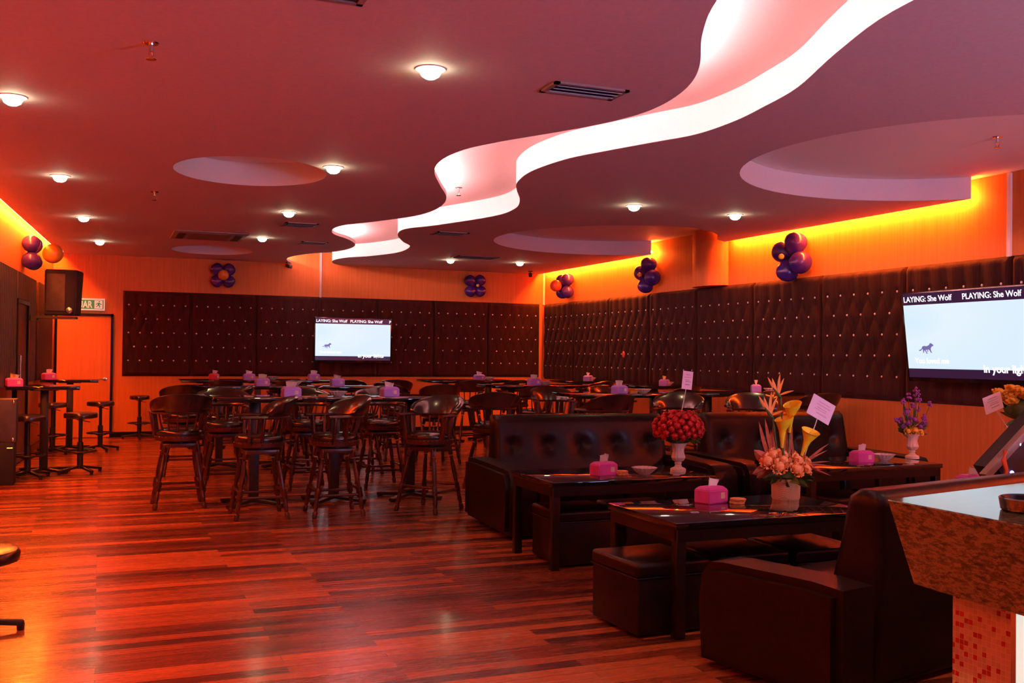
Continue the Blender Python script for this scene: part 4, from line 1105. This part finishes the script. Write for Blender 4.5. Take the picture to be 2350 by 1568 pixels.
for k in range(40):
    a = random.uniform(0, 2 * PI); e = random.uniform(-.1, .9); leaf_bm(bm, (0, 0, .20), (.13 * math.cos(a), .13 * math.sin(a), .22 + e * .14), .012)
leaf_bm(bm, (0, 0, .2), (-.10, 0, .52), .012)
finish('foliage', bm, M['leaf'], t_)
# 4 bouquet at right edge
t_ = thing('flower_arrangement', 'vase of yellow blooms with a pink card, behind the tilted console at right', 'flower arrangement', (5.80, 5.0, .60))
urn(t_, 1.0)
y2 = rose_mesh('yellow_bloom', .036, M['yellowpetal'], 3, 11); y2.parent = t_
for i in range(16):
    o = y2 if i == 0 else y2.copy()
    if i: COL.objects.link(o); o.parent = t_
    a = G * i; q = .045 * math.sqrt(i); o.location = (-.02 + q * math.cos(a), q * math.sin(a) * .8, .62 - q * q * 1.6 + (.05 if i % 2 else 0)); o.rotation_euler = (random.uniform(-.4, .4), random.uniform(-.4, .4), a)
bm = bmesh.new(); sphere(bm, (0, 0, .53), .10, 2, (1.2, 1, .7)); tube(bm, [(0, 0, .15), (0, 0, .5)], .016)
for k in range(20):
    a = random.uniform(0, 2 * PI); leaf_bm(bm, (0, 0, .45), (.15 * math.cos(a), .15 * math.sin(a), .42 + random.uniform(-.05, .2)), .014)
finish('foliage', bm, M['leaf'], t_)
card(t_, (-.305, -.05, .57), .165, .115, R(-17), (-.05, 0, .33), 0)

# ------------------------------------------------------------------ tilted console at the right edge
t_ = thing('tilted_console', 'tilted touch console with brown side edge and blue indicator lights on the rightmost low table', 'console', (4.946, 4.62, .60))
sl = Matrix.Rotation(-math.atan2(.346, .443), 4, 'Y')
bm = bmesh.new(); box2(bm, (.05, -.18, .14), (1.15, -.13, .185), bev=.004); bm.transform(sl); finish('screen_casing', bm, noisy('console_brown', (.20, .13, .11), (.24, .16, .13), 12, .45, 0), t_)
bm = bmesh.new(); box2(bm, (.16, -.165, -.07), (1.12, .02, .138)); bm.transform(sl); finish('back_cover', bm, M['speaker'], t_)
bm = bmesh.new(); box2(bm, (.02, -.14, 0), (.62, .14, .10), bev=.01); box2(bm, (.34, -.12, .08), (.72, .0, .34), bev=.02); finish('stand', bm, M['blackmetal'], t_)
M['led_b'] = mat('indicator_blue', (.1, .1, .5), .4, emit=(.30, .22, 1), es=14)
for (x, z) in ((.150, .178), (.208, .348)):
    bm = bmesh.new(); sphere(bm, (x, -.17, z), .012, 2); finish('indicator_light', bm, M['led_b'], t_, smooth=60)
bm = bmesh.new(); tube(bm, [(.085, -.18, .31), (.065, -.185, .26), (.085, -.185, .20), (.078, -.185, .14), (.12, -.17, .09)], .014, 8); finish('cable', bm, M['redbal'], t_, smooth=60)

# small red tag light on right wall
bm = bmesh.new(); sphere(bm, (0, 0, 0), .055, 2, (.3, .7, 1)); o = finish('red_wall_tag', bm, M['redbal']); o.location = (XR - .065, 14.72, 1.49); tag(o, 'small oval red tag hung on the right wall panels', 'tag')

# ------------------------------------------------------------------ bar counter
t_ = thing('bar_counter', 'granite topped bar counter with mosaic tiled base at the lower right', 'bar counter', (2.614, 2.814, 0))
cz, ca, sa = .95, math.cos(R(13)), math.sin(R(13))
def cpoly(i):   # plan outline, inset by i from each visible side
    return [(i, -i), (3.4 * ca, 3.4 * sa - i), (3.4 * ca, -3.2), (i, -3.2)]
bm = bmesh.new()
A = [bm.verts.new((x, y, cz)) for x, y in cpoly(0)]; B = [bm.verts.new((x, y, cz - .296)) for x, y in cpoly(.064)]
bm.faces.new(A[::-1]); bm.faces.new(B)
for i in range(4): bm.faces.new((A[i], A[(i + 1) % 4], B[(i + 1) % 4], B[i]))
bmesh.ops.recalc_face_normals(bm, faces=bm.faces); bmesh.ops.bevel(bm, geom=[e for e in bm.edges], offset=.004, segments=1, affect='EDGES')
finish('granite_top', bm, M['granite'], t_, smooth=0)
bm = bmesh.new(); q = cpoly(.21); q[0] = (.21, -.10); prism(bm, q, 0, cz - .294); finish('tiled_base', bm, M['mosaic'], t_, smooth=0)
BX('corner_strip', (.200, -.375, 0), (.21, -.355, cz - .297), M['chrome'], t_)
BX('lit_panel', (.197, -2.9, .05), (.209, -.38, cz - .31), mat('lit_acrylic', (.8, .85, .8), .3, emit=(.75, .95, .85), es=.9), t_)
t_ = thing('ashtray', 'round black ashtray on the bar counter, cut by the right frame edge', 'ashtray', (2.88, 2.44, cz))
bm = bmesh.new(); lathe(bm, [(.086, 0), (.092, .005), (.098, .042), (.092, .046), (.082, .042), (.076, .014), (.002, .012)], 36); finish('bowl', bm, M['bezel'], t_)

# ------------------------------------------------------------------ lights, world, camera
W = bpy.data.worlds.new('world'); SC.world = W; W.use_nodes = True
bg = W.node_tree.nodes['Background']; bg.inputs[0].default_value = (.62, .14, .24, 1); bg.inputs[1].default_value = .28
def area(name, loc, target, size, power, col):
    ld = bpy.data.lights.new(name, 'AREA'); ld.shape = 'RECTANGLE'; ld.size, ld.size_y = size; ld.energy = power; ld.color = col
    o = bpy.data.objects.new(name, ld); COL.objects.link(o); o.location = loc
    o.rotation_euler = (Vector(target) - Vector(loc)).to_track_quat('-Z', 'Y').to_euler(); return o
area('violet_ceiling_fill', (5.6, -1.2, 1.3), (5.0, 2.0, 3.2), (2.2, .8), 230, (.56, .52, 1.0))  # unseen violet fill, added to brighten and tint the right ceiling

fw = (.0, 0, 0)
yaw, pitch, roll = R(22.33), R(.80), R(.65)
fwd = Vector((math.sin(yaw) * math.cos(pitch), math.cos(yaw) * math.cos(pitch), math.sin(pitch)))
rt = Vector((math.cos(yaw), -math.sin(yaw), 0)); up = rt.cross(fwd)
r2 = rt * math.cos(roll) + up * math.sin(roll); u2 = -rt * math.sin(roll) + up * math.cos(roll)
cam = bpy.data.cameras.new('camera'); cam.sensor_width = 36; cam.lens = 2300 / 2350 * 36; cam.clip_start = .05; cam.clip_end = 100
co = bpy.data.objects.new('camera', cam); COL.objects.link(co)
mw = Matrix((r2, u2, -fwd)).transposed().to_4x4(); mw.translation = (0, 0, 1.45); co.matrix_world = mw
SC.camera = co
vs_ = SC.view_settings; vs_.view_transform = 'Standard'; vs_.look = 'None'; vs_.gamma = 1; vs_.use_curve_mapping = False; vs_.exposure = -.22
